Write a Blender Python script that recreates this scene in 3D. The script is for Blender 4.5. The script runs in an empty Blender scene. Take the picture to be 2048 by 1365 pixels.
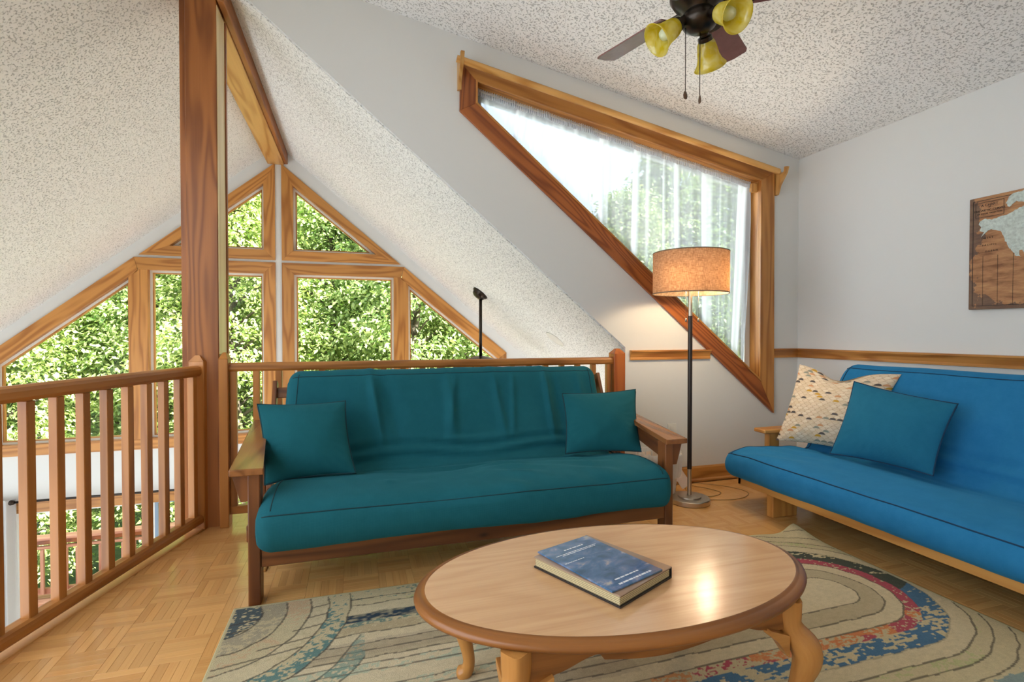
import bpy, bmesh, math, random
import numpy as np
from mathutils import Vector, Matrix, noise
from mathutils.geometry import tessellate_polygon

random.seed(7)
rng = np.random.default_rng(7)
SC = bpy.context.scene
COL = SC.collection

# ------------------------------------------------------------------ camera
YAW = math.radians(17.15); PIT = math.atan(15.5 / 1024)
FW = Vector((math.sin(YAW) * math.cos(PIT), math.cos(YAW) * math.cos(PIT), -math.sin(PIT)))
RT = Vector((math.cos(YAW), -math.sin(YAW), 0)); UP = RT.cross(FW)
CAMP = Vector((0, 0, 1.12))
cd = bpy.data.cameras.new('camera'); cam = bpy.data.objects.new('camera', cd); COL.objects.link(cam)
cd.sensor_width = 36; cd.lens = 18.0; cd.clip_start = 0.05; cd.clip_end = 300
cam.matrix_world = Matrix(((RT.x, UP.x, -FW.x, CAMP.x), (RT.y, UP.y, -FW.y, CAMP.y), (RT.z, UP.z, -FW.z, CAMP.z), (0, 0, 0, 1)))
SC.camera = cam

# ------------------------------------------------------------------ sky, sun, exposure
w = bpy.data.worlds.new('sky'); SC.world = w; w.use_nodes = True
bg = w.node_tree.nodes['Background']
bg.inputs[0].default_value = (0.80, 0.90, 1.0, 1); bg.inputs[1].default_value = 1.0
sd = bpy.data.lights.new('sun', 'SUN'); sun = bpy.data.objects.new('sun', sd); COL.objects.link(sun)
sd.energy = 8.0; sd.angle = math.radians(1.0); sd.color = (1.0, 0.985, 0.96)
sun.rotation_euler = Vector((-0.60, 0.50, -0.75)).to_track_quat('-Z', 'Y').to_euler()
SC.view_settings.view_transform = 'Standard'; SC.view_settings.look = 'None'
SC.view_settings.gamma = 1; SC.view_settings.use_curve_mapping = False
SC.view_settings.exposure = 2.02

# ------------------------------------------------------------------ helpers
def lin(r, g, b):
    f = lambda c: (c / 255) / 12.92 if c / 255 <= 0.04045 else ((c / 255 + 0.055) / 1.055) ** 2.4
    return (f(r), f(g), f(b), 1)

class Nt:
    def __init__(s, name):
        s.m = bpy.data.materials.new(name); s.m.use_nodes = True; s.t = s.m.node_tree
        s.t.nodes.clear(); s.out = s.t.nodes.new('ShaderNodeOutputMaterial')
    def n(s, typ, **kw):
        nd = s.t.nodes.new(typ)
        for k, v in kw.items():
            if k.startswith('i_'):
                nd.inputs[int(k[2:]) if k[2:].isdigit() else k[2:].replace('_', ' ')].default_value = v
            else: setattr(nd, k, v)
        return nd
    def l(s, a, ao, b, bi): s.t.links.new(a.outputs[ao], b.inputs[bi])
    def math(s, op, a, b=None):
        nd = s.t.nodes.new('ShaderNodeMath'); nd.operation = op
        for i, x in enumerate((a, b)):
            if x is None: continue
            if isinstance(x, (int, float)): nd.inputs[i].default_value = x
            else: s.t.links.new(x, nd.inputs[i])
        return nd.outputs[0]
    def mix(s, fac, a, b, mode='MIX'):
        nd = s.t.nodes.new('ShaderNodeMix'); nd.data_type = 'RGBA'; nd.blend_type = mode
        for i, x in ((0, fac), (6, a), (7, b)):
            if isinstance(x, (int, float, tuple)): nd.inputs[i].default_value = x
            else: s.t.links.new(x, nd.inputs[i])
        return nd.outputs[2]
    def bsdf(s, color, rough=0.5, metal=0.0, spec=0.5, bump=None, bstr=0.2, bdist=0.01, **kw):
        p = s.n('ShaderNodeBsdfPrincipled')
        for nm, x in (('Base Color', color), ('Roughness', rough), ('Metallic', metal), ('Specular IOR Level', spec)):
            if isinstance(x, (int, float, tuple)): p.inputs[nm].default_value = x
            else: s.t.links.new(x, p.inputs[nm])
        for k, v in kw.items(): p.inputs[k.replace('_', ' ')].default_value = v
        if bump is not None:
            b = s.n('ShaderNodeBump'); b.inputs['Strength'].default_value = bstr; b.inputs['Distance'].default_value = bdist
            s.t.links.new(bump, b.inputs['Height']); s.l(b, 0, p, 'Normal')
        s.l(p, 0, s.out, 0)
        return p

def ramp(t, fac, stops):
    r = t.n('ShaderNodeValToRGB'); e = r.color_ramp.elements
    while len(e) < len(stops): e.new(0.5)
    for k, (p, c) in enumerate(stops): e[k].position = p; e[k].color = c
    t.t.links.new(fac, r.inputs[0]); return r.outputs[0]

def m_wood(name, light, dark, rough=0.35, rings=9.0, fine=0.35, knots=False, vary=0.25, coat=0.0, ustretch=0.55):
    t = Nt(name)
    at = t.n('ShaderNodeAttribute', attribute_name='grain')
    oi = t.n('ShaderNodeObjectInfo')
    add = t.n('ShaderNodeVectorMath', operation='ADD'); t.l(at, 'Vector', add, 0)
    rv = t.n('ShaderNodeCombineXYZ')
    k = t.math('MULTIPLY', oi.outputs['Random'], 37.0)
    for i in range(3): t.t.links.new(k, rv.inputs[i])
    t.l(rv, 0, add, 1)
    mp = t.n('ShaderNodeMapping'); mp.inputs['Scale'].default_value = (ustretch, 5.5, 5.5); t.l(add, 0, mp, 0)
    nz = t.n('ShaderNodeTexNoise', i_Scale=1.0, i_Detail=2.0, i_Roughness=0.45); t.l(mp, 0, nz, 'Vector')
    s = t.math('SINE', t.math('MULTIPLY', nz.outputs[0], rings * 6.283))
    s = t.math('MULTIPLY', t.math('ADD', s, 1.0), 0.5)
    s = t.math('POWER', s, 1.8)
    mp2 = t.n('ShaderNodeMapping'); mp2.inputs['Scale'].default_value = (3.0, 130.0, 130.0); t.l(add, 0, mp2, 0)
    nf = t.n('ShaderNodeTexNoise', i_Scale=1.0, i_Detail=3.0, i_Roughness=0.6); t.l(mp2, 0, nf, 'Vector')
    f = t.math('ADD', t.math('MULTIPLY', s, 1 - fine), t.math('MULTIPLY', nf.outputs[0], fine))
    c = ramp(t, f, [(0.10, light), (1.05, dark)])
    b = t.math('ADD', t.math('MULTIPLY', oi.outputs['Random'], vary), 1 - vary * 0.5)
    hs = t.n('ShaderNodeHueSaturation'); t.t.links.new(c, hs.inputs['Color']); t.t.links.new(b, hs.inputs['Value'])
    c = hs.outputs[0]
    if knots:
        mp3 = t.n('ShaderNodeMapping'); mp3.inputs['Scale'].default_value = (2.4, 6.0, 6.0); t.l(add, 0, mp3, 0)
        vo = t.n('ShaderNodeTexVoronoi', i_Scale=1.0); t.l(mp3, 0, vo, 'Vector')
        kf = t.math('SUBTRACT', 1.0, t.math('SMOOTH_MIN', t.math('MULTIPLY', vo.outputs['Distance'], 11.0), 1.0))
        kf = t.math('MAXIMUM', kf, 0.0)
        c = t.mix(kf, c, tuple(x * 0.22 for x in dark[:3]) + (1,))
    t.bsdf(c, rough, bump=f, bstr=0.08, bdist=0.002, Coat_Weight=coat, Coat_Roughness=0.12)
    return t.m

def m_flat(name, col, rough=0.5, metal=0.0, spec=0.5, nscale=0, nstr=0.0, cvar=0.0, **kw):
    t = Nt(name); c = col; bump = None
    if nscale:
        tc = t.n('ShaderNodeTexCoord'); nz = t.n('ShaderNodeTexNoise', i_Scale=nscale, i_Detail=4.0); t.l(tc, 'Object', nz, 'Vector')
        bump = nz.outputs[0]
        if cvar: c = t.mix(nz.outputs[0], tuple(x * (1 - cvar) for x in col[:3]) + (1,), tuple(min(1, x * (1 + cvar)) for x in col[:3]) + (1,))
    t.bsdf(c, rough, metal, spec, bump=bump, bstr=nstr, **kw); return t.m

def m_popcorn(name, base):
    t = Nt(name)
    tc = t.n('ShaderNodeTexCoord')
    n1 = t.n('ShaderNodeTexNoise', i_Scale=85.0, i_Detail=2.5, i_Roughness=0.6); t.l(tc, 'Object', n1, 'Vector')
    n2 = t.n('ShaderNodeTexNoise', i_Scale=6.0, i_Detail=2.0); t.l(tc, 'Object', n2, 'Vector')
    h = ramp(t, n1.outputs[0], [(0.36, (0, 0, 0, 1)), (0.45, (1, 1, 1, 1))])
    d = tuple(x * 0.62 for x in base[:3]) + (1,)
    c = t.mix(h, d, base)  # shade in the pits painted in: low spots get the darker colour
    c = t.mix(t.math('MULTIPLY', n2.outputs[0], 0.10), c, d)
    t.bsdf(c, 0.95, spec=0.1, bump=h, bstr=0.7, bdist=0.010); return t.m

def m_fabric(name, col, col2, weave=420.0, bstr=0.12, sheen=0.22):
    t = Nt(name)
    tc = t.n('ShaderNodeTexCoord')
    a = t.n('ShaderNodeTexWave', i_Scale=weave / 6.283, i_Distortion=1.5, i_Detail=1.0); a.bands_direction = 'X'; t.l(tc, 'Object', a, 'Vector')
    b = t.n('ShaderNodeTexWave', i_Scale=weave / 6.283, i_Distortion=1.5, i_Detail=1.0); b.bands_direction = 'Z'; t.l(tc, 'Object', b, 'Vector')
    h = t.math('ADD', a.outputs['Fac'], b.outputs['Fac'])
    n2 = t.n('ShaderNodeTexNoise', i_Scale=14.0, i_Detail=6.0, i_Roughness=0.7); t.l(tc, 'Object', n2, 'Vector')
    c = t.mix(n2.outputs[0], col, col2)
    hh = t.math('ADD', t.math('MULTIPLY', h, 0.3), n2.outputs[0])
    t.bsdf(c, 0.9, spec=0.15, bump=hh, bstr=bstr, bdist=0.004, Sheen_Weight=sheen, Sheen_Roughness=0.4, Sheen_Tint=tuple(min(1, x * 2.6 + .05) for x in col2[:3]) + (1,))
    return t.m

def m_vcol(name, rough=0.9, nscale=0, nstr=0.3, attr='Col', spec=0.2, speck=0.0, bdist=0.006):
    t = Nt(name); at = t.n('ShaderNodeAttribute', attribute_name=attr)
    c = at.outputs['Color']; bump = None
    if nscale:
        tc = t.n('ShaderNodeTexCoord'); nz = t.n('ShaderNodeTexNoise', i_Scale=nscale, i_Detail=3.0, i_Roughness=0.7); t.l(tc, 'Object', nz, 'Vector')
        bump = nz.outputs[0]
        if speck:
            hs = t.n('ShaderNodeHueSaturation'); t.t.links.new(c, hs.inputs['Color'])
            t.t.links.new(t.math('ADD', t.math('MULTIPLY', nz.outputs[0], 2 * speck), 1 - speck), hs.inputs['Value']); c = hs.outputs[0]
    t.bsdf(c, rough, spec=spec, bump=bump, bstr=nstr, bdist=bdist); return t.m

def m_glass(name, tint=(0.97, 0.99, 0.98, 1), refl=0.06):
    t = Nt(name); a = t.n('ShaderNodeBsdfTransparent'); a.inputs[0].default_value = tint
    g = t.n('ShaderNodeBsdfGlossy'); g.inputs['Roughness'].default_value = 0.02
    fr = t.n('ShaderNodeFresnel'); fr.inputs[0].default_value = 1.25
    f = t.math('MULTIPLY', fr.outputs[0], 0.35)
    mx = t.n('ShaderNodeMixShader'); t.t.links.new(f, mx.inputs[0]); t.l(a, 0, mx, 1); t.l(g, 0, mx, 2); t.l(mx, 0, t.out, 0); return t.m

def m_sheer(name, col, transp=0.4, transl=0.6, nscale=0):
    t = Nt(name)
    d = t.n('ShaderNodeBsdfDiffuse'); d.inputs[0].default_value = col
    tr = t.n('ShaderNodeBsdfTranslucent'); tr.inputs[0].default_value = col
    m1 = t.n('ShaderNodeMixShader'); m1.inputs[0].default_value = transl; t.l(d, 0, m1, 1); t.l(tr, 0, m1, 2)
    tp = t.n('ShaderNodeBsdfTransparent'); m2 = t.n('ShaderNodeMixShader'); m2.inputs[0].default_value = transp
    t.l(m1, 0, m2, 1); t.l(tp, 0, m2, 2); t.l(m2, 0, t.out, 0)
    if nscale:
        tc = t.n('ShaderNodeTexCoord'); mp = t.n('ShaderNodeMapping'); mp.inputs['Scale'].default_value = (1, 1, 3.2); t.l(tc, 'Object', mp, 0)
        nz = t.n('ShaderNodeTexNoise', i_Scale=nscale, i_Detail=2.0); t.l(mp, 0, nz, 'Vector')
        c = t.mix(nz.outputs[0], tuple(x * 0.78 for x in col[:3]) + (1,), col)
        t.t.links.new(c, d.inputs[0]); t.t.links.new(c, tr.inputs[0])
    return t.m

def m_leaf(name, c1, c2):
    t = Nt(name)
    ge = t.n('ShaderNodeNewGeometry'); c = t.mix(ge.outputs['Random Per Island'], c1, c2)
    p = t.n('ShaderNodeBsdfPrincipled'); p.inputs['Roughness'].default_value = 0.42
    t.t.links.new(c, p.inputs['Base Color'])
    tr = t.n('ShaderNodeBsdfTranslucent'); t.t.links.new(t.mix(1.0, c, (0.85, 1.0, 0.45, 1), 'MULTIPLY'), tr.inputs[0])
    mx = t.n('ShaderNodeMixShader'); mx.inputs[0].default_value = 0.35; t.l(p, 0, mx, 1); t.l(tr, 0, mx, 2); t.l(mx, 0, t.out, 0); return t.m

# ---- mesh builder
class MB:
    def __init__(s): s.v = []; s.f = []; s.g = []; s.sm = []
    def add(s, vs, fs, gs=None, smooth=False):
        o = len(s.v); s.v += [tuple(x) for x in vs]
        s.g += [tuple(x) for x in (gs if gs is not None else vs)]
        s.f += [tuple(i + o for i in q) for q in fs]; s.sm += [smooth] * len(fs); return s
    def box(s, c, size, R=None, u=None, ch=0.003):
        h = Vector(size) * 0.5; ch = min(ch, min(h) * 0.6)
        if u is None: u = max(range(3), key=lambda i: size[i])
        ax = [u] + [i for i in range(3) if i != u]
        off = Vector((random.uniform(0, 9), random.uniform(0, 9), random.uniform(0, 9)))
        V = []; idx = {}
        for sx in (-1, 1):
            for sy in (-1, 1):
                for sz in (-1, 1):
                    for a in range(3):
                        p = Vector((sx * h.x, sy * h.y, sz * h.z))
                        for b in range(3):
                            if b != a: p[b] -= (sx, sy, sz)[b] * ch
                        idx[(sx, sy, sz, a)] = len(V); V.append(p)
        F = []
        def sg(a, sa, b, sb, c_, sc): 
            r = [0, 0, 0]; r[a] = sa; r[b] = sb; r[c_] = sc; return tuple(r)
        for a in range(3):
            b, c_ = (a + 1) % 3, (a + 2) % 3
            for sa in (-1, 1):
                q = [idx[sg(a, sa, b, x, c_, y) + (a,)] for x, y in ((-1, -1), (1, -1), (1, 1), (-1, 1))]
                F.append(tuple(q if sa > 0 else q[::-1]))
            for sb in (-1, 1):
                for sc in (-1, 1):
                    q = [idx[sg(a, -1, b, sb, c_, sc) + (b,)], idx[sg(a, 1, b, sb, c_, sc) + (b,)], idx[sg(a, 1, b, sb, c_, sc) + (c_,)], idx[sg(a, -1, b, sb, c_, sc) + (c_,)]]
                    F.append(tuple(q if sb * sc > 0 else q[::-1]))
        for sx in (-1, 1):
            for sy in (-1, 1):
                for sz in (-1, 1):
                    q = [idx[(sx, sy, sz, 0)], idx[(sx, sy, sz, 1)], idx[(sx, sy, sz, 2)]]
                    F.append(tuple(q if sx * sy * sz > 0 else q[::-1]))
        G = [Vector((p[ax[0]], p[ax[1]], p[ax[2]])) + off for p in V]
        c = Vector(c)
        s.add([c + (R @ p if R is not None else p) for p in V], F, G); return s
    def b2(s, lo, hi, **k):
        return s.box([(a + b) / 2 for a, b in zip(lo, hi)], [abs(b - a) for a, b in zip(lo, hi)], **k)
    def board(s, p0, p1, wdir, width, thick, ch=0.003):
        p0, p1 = Vector(p0), Vector(p1); d = (p1 - p0); L = d.length; d.normalize()
        wv = Vector(wdir); wv = (wv - d * wv.dot(d)).normalized(); n = d.cross(wv)
        R = Matrix((d, wv, n)).transposed()
        return s.box((p0 + p1) / 2, (L, width, thick), R=R, u=0, ch=ch)
    def slab(s, outer, holes, to3, n0, n1, gdir=(1, 0)):
        """polygon (2D) with holes extruded between offsets n0, n1; to3(a,b,n)->3D"""
        loops = [list(outer)] + [list(h) for h in holes]
        pts = [p for L in loops for p in L]
        tris = tessellate_polygon([[Vector((p[0], p[1], 0)) for p in L] for L in loops])
        n = len(pts); off = Vector((random.uniform(0, 9), random.uniform(0, 9), random.uniform(0, 9)))
        gd = Vector(gdir).normalized()
        V = [Vector(to3(p[0], p[1], n0)) for p in pts] + [Vector(to3(p[0], p[1], n1)) for p in pts]
        G = [Vector((p[0] * gd.x + p[1] * gd.y, -p[0] * gd.y + p[1] * gd.x, k)) + off for k in (n0, n1) for p in pts]
        F = []
        for t in tris: F.append(tuple(t)); F.append(tuple(i + n for i in reversed(t)))
        o = 0
        for L in loops:
            m = len(L)
            for i in range(m):
                a, b = o + i, o + (i + 1) % m; F.append((a, b, b + n, a + n))
            o += m
        s.add(V, F, G); return s
    def tube(s, path, r, seg=10, closed=False, cap=True):
        P = [Vector(p) for p in path]; n = len(P); V = []; F = []; G = []
        up = Vector((0.13, 0.21, 0.97)); L = 0
        for i, p in enumerate(P):
            a = P[(i - 1) % n] if (closed or i > 0) else p; b = P[(i + 1) % n] if (closed or i < n - 1) else p
            t = (b - a).normalized(); x = t.cross(up)
            if x.length < 1e-3: x = t.cross(Vector((1, 0, 0)))
            x.normalize(); y = t.cross(x); rr = r[i] if hasattr(r, '__len__') else r
            if i: L += (p - P[i - 1]).length
            for k in range(seg):
                an = 2 * math.pi * k / seg
                V.append(p + x * rr * math.cos(an) + y * rr * math.sin(an)); G.append((L, rr * math.cos(an), rr * math.sin(an)))
        for i in range(n if closed else n - 1):
            for k in range(seg):
                j = (i + 1) % n; F.append((i * seg + k, i * seg + (k + 1) % seg, j * seg + (k + 1) % seg, j * seg + k))
        if cap and not closed:
            F.append(tuple(range(seg))[::-1]); F.append(tuple((n - 1) * seg + k for k in range(seg)))
        s.add(V, F, G, True); return s
    def lathe(s, prof, c=(0, 0, 0), R=None, seg=32, sx=1.0, sy=1.0, smooth=True, cap=True):
        V = []; F = []; c = Vector(c); n = len(prof)
        for r, z in prof:
            for k in range(seg):
                an = 2 * math.pi * k / seg; p = Vector((r * sx * math.cos(an), r * sy * math.sin(an), z))
                V.append(c + (R @ p if R is not None else p))
        for i in range(n - 1):
            for k in range(seg):
                F.append((i * seg + k, i * seg + (k + 1) % seg, (i + 1) * seg + (k + 1) % seg, (i + 1) * seg + k))
        if cap and prof[0][0] > 1e-6: F.append(tuple(range(seg))[::-1])
        if cap and prof[-1][0] > 1e-6: F.append(tuple((n - 1) * seg + k for k in range(seg)))
        s.add(V, F, None, smooth); return s
    def grid(s, fn, nu, nv, wrapu=False, smooth=True):
        V = [fn(i / (nu if wrapu else nu - 1), j / (nv - 1)) for i in range(nu) for j in range(nv)]; F = []
        for i in range(nu if wrapu else nu - 1):
            for j in range(nv - 1):
                a = i * nv + j; b = ((i + 1) % nu) * nv + j; F.append((a, b, b + 1, a + 1))
        s.add(V, F, None, smooth); return s
    def build(s, name, mat, parent=None, sharp=None, bev=0):
        me = bpy.data.meshes.new(name); me.from_pydata(s.v, [], s.f)
        me.polygons.foreach_set('use_smooth', s.sm)
        at = me.attributes.new('grain', 'FLOAT_VECTOR', 'POINT'); at.data.foreach_set('vector', np.array(s.g, dtype=np.float32).ravel())
        bm = bmesh.new(); bm.from_mesh(me); bmesh.ops.recalc_face_normals(bm, faces=bm.faces); bm.to_mesh(me); bm.free()
        if sharp: me.set_sharp_from_angle(angle=math.radians(sharp))
        if mat: me.materials.append(mat)
        o = bpy.data.objects.new(name, me); COL.objects.link(o)
        if parent: o.parent = parent
        if bev:
            b = o.modifiers.new('b', 'BEVEL'); b.width = bev; b.segments = 2; b.limit_method = 'ANGLE'
        return o

def thing(name, label, cat, group=None, loc=(0, 0, 0)):
    o = bpy.data.objects.new(name, None); COL.objects.link(o); o.empty_display_size = 0.1; o.location = loc
    return tag(o, label, cat, group)
def tag(o, label=None, cat=None, group=None, kind=None):
    if label: o['label'] = label
    if cat: o['category'] = cat
    if group: o['group'] = group
    if kind: o['kind'] = kind
    return o
def struct(o, label=None): o['kind'] = 'structure'; (label and o.__setitem__('label', label)); return o
def root(name, kind='structure', label=None):
    o = bpy.data.objects.new(name, None); COL.objects.link(o); o['kind'] = kind
    if label: o['label'] = label
    return o
XZ = lambda Y: (lambda a, b, n: (a, Y + n, b))          # polygon in a plane of constant Y
def cat_rom(P, n, closed=True):
    P = np.array(P, float); m = len(P); out = []
    dens = 24
    for i in range(m if closed else m - 1):
        p0, p1, p2, p3 = (P[(i + k) % m] if closed else P[min(max(i + k, 0), m - 1)] for k in (-1, 0, 1, 2))
        for t in np.linspace(0, 1, dens, endpoint=False):
            out.append(0.5 * ((2 * p1) + (-p0 + p2) * t + (2 * p0 - 5 * p1 + 4 * p2 - p3) * t * t + (-p0 + 3 * p1 - 3 * p2 + p3) * t ** 3))
    if not closed: out.append(P[-1])
    out = np.array(out); Q = np.vstack([out, out[:1]]) if closed else out
    L = np.r_[0, np.cumsum(np.linalg.norm(np.diff(Q, axis=0), axis=1))]
    tt = np.linspace(0, L[-1], n, endpoint=not closed)
    return np.stack([np.interp(tt, L, Q[:, k]) for k in range(P.shape[1])], 1)
def text(name, body, size, loc, M3, mat, parent, ext=0.0006, align='CENTER'):
    cu = bpy.data.curves.new(name, 'FONT'); cu.body = body; cu.size = size; cu.extrude = ext; cu.align_x = align; cu.align_y = 'CENTER'
    cu.materials.append(mat); o = bpy.data.objects.new(name, cu); COL.objects.link(o)
    bpy.context.view_layer.update()
    me = bpy.data.meshes.new_from_object(o.evaluated_get(bpy.context.evaluated_depsgraph_get())); bpy.data.objects.remove(o)
    o = bpy.data.objects.new(name, me); COL.objects.link(o)
    M = M3.to_4x4(); M.translation = Vector(loc); o.matrix_world = M; o.parent = parent
    return o

# ------------------------------------------------------------------ materials
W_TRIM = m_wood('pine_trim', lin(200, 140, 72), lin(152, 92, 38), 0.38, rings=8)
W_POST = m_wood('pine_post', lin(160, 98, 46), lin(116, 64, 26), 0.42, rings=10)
W_BEAM = m_wood('pine_beam', lin(214, 164, 96), lin(176, 118, 52), 0.4, rings=8)
W_RAIL = m_wood('pine_rail', lin(188, 124, 60), lin(144, 86, 34), 0.36, rings=5, knots=True)
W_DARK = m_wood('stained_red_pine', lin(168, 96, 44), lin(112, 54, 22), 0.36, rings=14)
W_FUT = m_wood('brown_futon_wood', lin(136, 82, 42), lin(86, 44, 20), 0.34, rings=6, knots=True)
W_FUT2 = m_wood('light_futon_wood', lin(214, 156, 84), lin(180, 118, 54), 0.4, rings=5)
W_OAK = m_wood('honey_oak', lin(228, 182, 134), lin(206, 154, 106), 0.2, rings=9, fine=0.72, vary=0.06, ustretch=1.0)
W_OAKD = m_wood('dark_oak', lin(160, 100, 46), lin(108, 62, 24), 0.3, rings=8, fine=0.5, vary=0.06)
W_OAKM = m_wood('golden_oak', lin(200, 140, 74), lin(160, 102, 48), 0.26, rings=6, fine=0.5, vary=0.06)
W_FLOOR = m_wood('parquet_oak', lin(238, 184, 116), lin(216, 154, 88), 0.2, rings=3, fine=0.65, vary=0.17)
W_BLADE = m_flat('rosewood_blade', lin(120, 80, 80), 0.25, nscale=30, nstr=0.05, cvar=0.2)
WALL = m_flat('white_wall_paint', lin(222, 222, 219), 0.75, spec=0.2, nscale=160, nstr=0.03)
POP = m_popcorn('popcorn_ceiling', lin(246, 246, 244))
TEAL = m_fabric('teal_cotton', lin(24, 88, 98), lin(34, 102, 114))
TEAL_P = m_fabric('teal_cushion_cotton', lin(22, 86, 94), lin(30, 98, 108))
BLUE = m_fabric('blue_cotton', lin(30, 108, 156), lin(48, 128, 178))
BLUE_P = m_fabric('blue_cushion_cotton', lin(24, 96, 128), lin(36, 110, 142))
PIPE_T = m_flat('dark_teal_piping', lin(16, 58, 66), 0.9)
PIPE_B = m_flat('dark_blue_piping', lin(14, 58, 88), 0.9)
GLASS = m_glass('window_glass'); SASH = m_flat('white_sash', lin(226, 224, 216), 0.5, nscale=40, nstr=0.02)
SASHD = m_flat('grey_gasket', lin(120, 116, 110), 0.5, nscale=40, nstr=0.02)
BRONZE = m_flat('dark_bronze', lin(58, 50, 44), 0.28, 0.85, nscale=60, nstr=0.02)
NICKEL = m_flat('brushed_nickel', lin(196, 186, 172), 0.3, 1.0, nscale=200, nstr=0.03)
BLACK = m_flat('espresso_pole', lin(40, 28, 22), 0.35, nscale=60, nstr=0.02)
WHITEP = m_flat('white_plastic', lin(228, 226, 218), 0.45, nscale=60, nstr=0.02)
CREAM = m_flat('cream_paper', lin(214, 196, 150), 0.8, nscale=120, nstr=0.05)

# ------------------------------------------------------------------ room shell
YB, YG, XR, X0 = 3.287, 6.25, 3.44, -0.80
RZ, SL = 3.205, 0.826
zr = lambda x: RZ - SL * abs(x + 0.79)                 # underside of main roof
zd = lambda x: 3.154 - 0.186 * (x - 0.047)             # underside of dormer ceiling
LOWZ = -2.75
mX = lambda p: (2 * X0 - p[0], p[1])
def prism_y(name, poly, y0, y1, mat, parent=None):
    return MB().slab(poly, [], XZ(0), y0, y1).build(name, mat, parent)

# left slope: a slab with an unseen opening added to let in light
sl_ = math.hypot(1, SL)
struct(MB().slab([(-0.79, -2.2), (-5.2, -2.2), (-5.2, YG + 0.55), (-0.79, YG + 0.55)], [[(-1.55, -2.0), (-4.4, -2.0), (-4.4, 2.35), (-1.55, 2.35)]], lambda a, b, n: (a, b, zr(a) + n), 0.0, 0.28).build('ceiling', POP), 'steep textured ceiling slope left of the ridge beam')
struct(MB().slab([(-5.2, LOWZ), (XR, LOWZ), (XR, zd(XR)), (-0.79, zd(-0.79)), (-5.2, zr(-5.2))], [], XZ(-2.2), -0.12, 0.0).build('wall_front', WALL), 'white wall behind the camera')
struct(prism_y('ceiling', [(-0.79, RZ), (3.3, zr(3.3)), (3.3, zr(3.3) + 0.22), (-0.79, RZ + 0.28)], YB + 0.012, YG + 0.55, POP), 'steep textured ceiling slope right of the ridge beam')
struct(prism_y('ceiling', [(-0.79, RZ), (-0.789, zd(-0.79)), (3.6, zd(3.6)), (3.6, zd(3.6) + 0.15), (-0.79, zd(-0.79) + 0.2)], -2.2, YB + 0.4, POP), 'gently sloping textured ceiling over the loft')

# dormer (back) wall with trapezoid window opening
WIN_O = [(0.662, 2.862), (3.175, 2.392), (3.187, 0.485), (0.657, 2.555)]      # casing outer
WIN_I = [(0.770, 2.755), (3.045, 2.315), (3.045, 0.762), (0.770, 2.616)]      # casing inner
HOLE_D = [(0.74, 2.785), (3.07, 2.335), (3.07, 0.70), (0.74, 2.60)]
bw = [(1.87, -0.25), (1.87, zr(1.87) + 0.012), (-0.79, RZ + 0.012), (-0.79, zd(-0.79)), (XR + 0.1, zd(XR + 0.1)), (XR + 0.1, -0.25)]
struct(MB().slab(bw, [HOLE_D], XZ(YB), 0.0, 0.13).build('wall_back', WALL), 'white end wall with the slanted window')
struct(MB().b2((XR, -3.2, -0.25), (XR + 0.12, YB, zd(XR) + 0.06), ch=0).build('wall_right', WALL), 'white side wall with the map')

# gable wall, lower great room walls
RUP_O = [(-0.767, 1.935), (0.535, 1.938), (-0.767, 3.008)]
RLO_O = [(-0.767, -0.093), (1.849, -0.093), (1.849, 0.875), (0.576, 1.912), (-0.767, 1.908)]
H_RU = [(-0.70, 1.99), (0.34, 1.99), (-0.70, 2.85)]
H_RL = [(-0.70, -0.03), (1.79, -0.03), (1.79, 0.84), (0.55, 1.85), (-0.70, 1.85)]
H_DOOR = [(-3.2, LOWZ), (1.2, LOWZ), (1.2, -0.66), (-3.2, -0.66)]
gw = [(-5.2, LOWZ - 0.1), (3.3, LOWZ - 0.1), (3.3, zr(3.3)), (-0.79, RZ), (-5.2, zr(-5.2))]
MIR = lambda L: [mX(p) for p in L]
struct(MB().slab(gw, [H_RU, H_RL, MIR(H_RU), MIR(H_RL), H_DOOR], XZ(YG), 0.0, 0.18).build('wall_far', WALL), 'white gable wall around the big windows')
wl_o = [(-3.2, LOWZ - 0.1), (YG + 0.18, LOWZ - 0.1), (YG + 0.18, zr(-5.2) + 0.1), (-3.2, zr(-5.2) + 0.1)]
wl_h = [[(a, LOWZ + 0.05), (a + 1.75, LOWZ + 0.05), (a + 1.75, -0.55), (a, -0.55)] for a in (-3.0, -1.1, 0.8, 2.7, 4.5 - 0.05)]  # unseen openings, added to bring daylight into the room
struct(MB().slab(wl_o, wl_h, lambda a, b, n: (-5.2 - n, a, b), 0.0, 0.12).build('wall_left', WALL), 'white wall far left below the eave with tall openings added for light')
struct(MB().b2((3.3, YB + 0.13, LOWZ - 0.1), (3.42, YG + 0.18, zr(3.3) + 0.05), ch=0).build('wall_side', WALL), 'white wall below the right eave')
struct(MB().b2((-5.2, -3.2, LOWZ - 0.1), (3.3, YG, LOWZ), ch=0).build('floor', m_flat('lower_floor', lin(214, 208, 200), 0.35, nscale=6, nstr=0.05, cvar=0.2)), 'wooden floor of the lower level')

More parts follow.
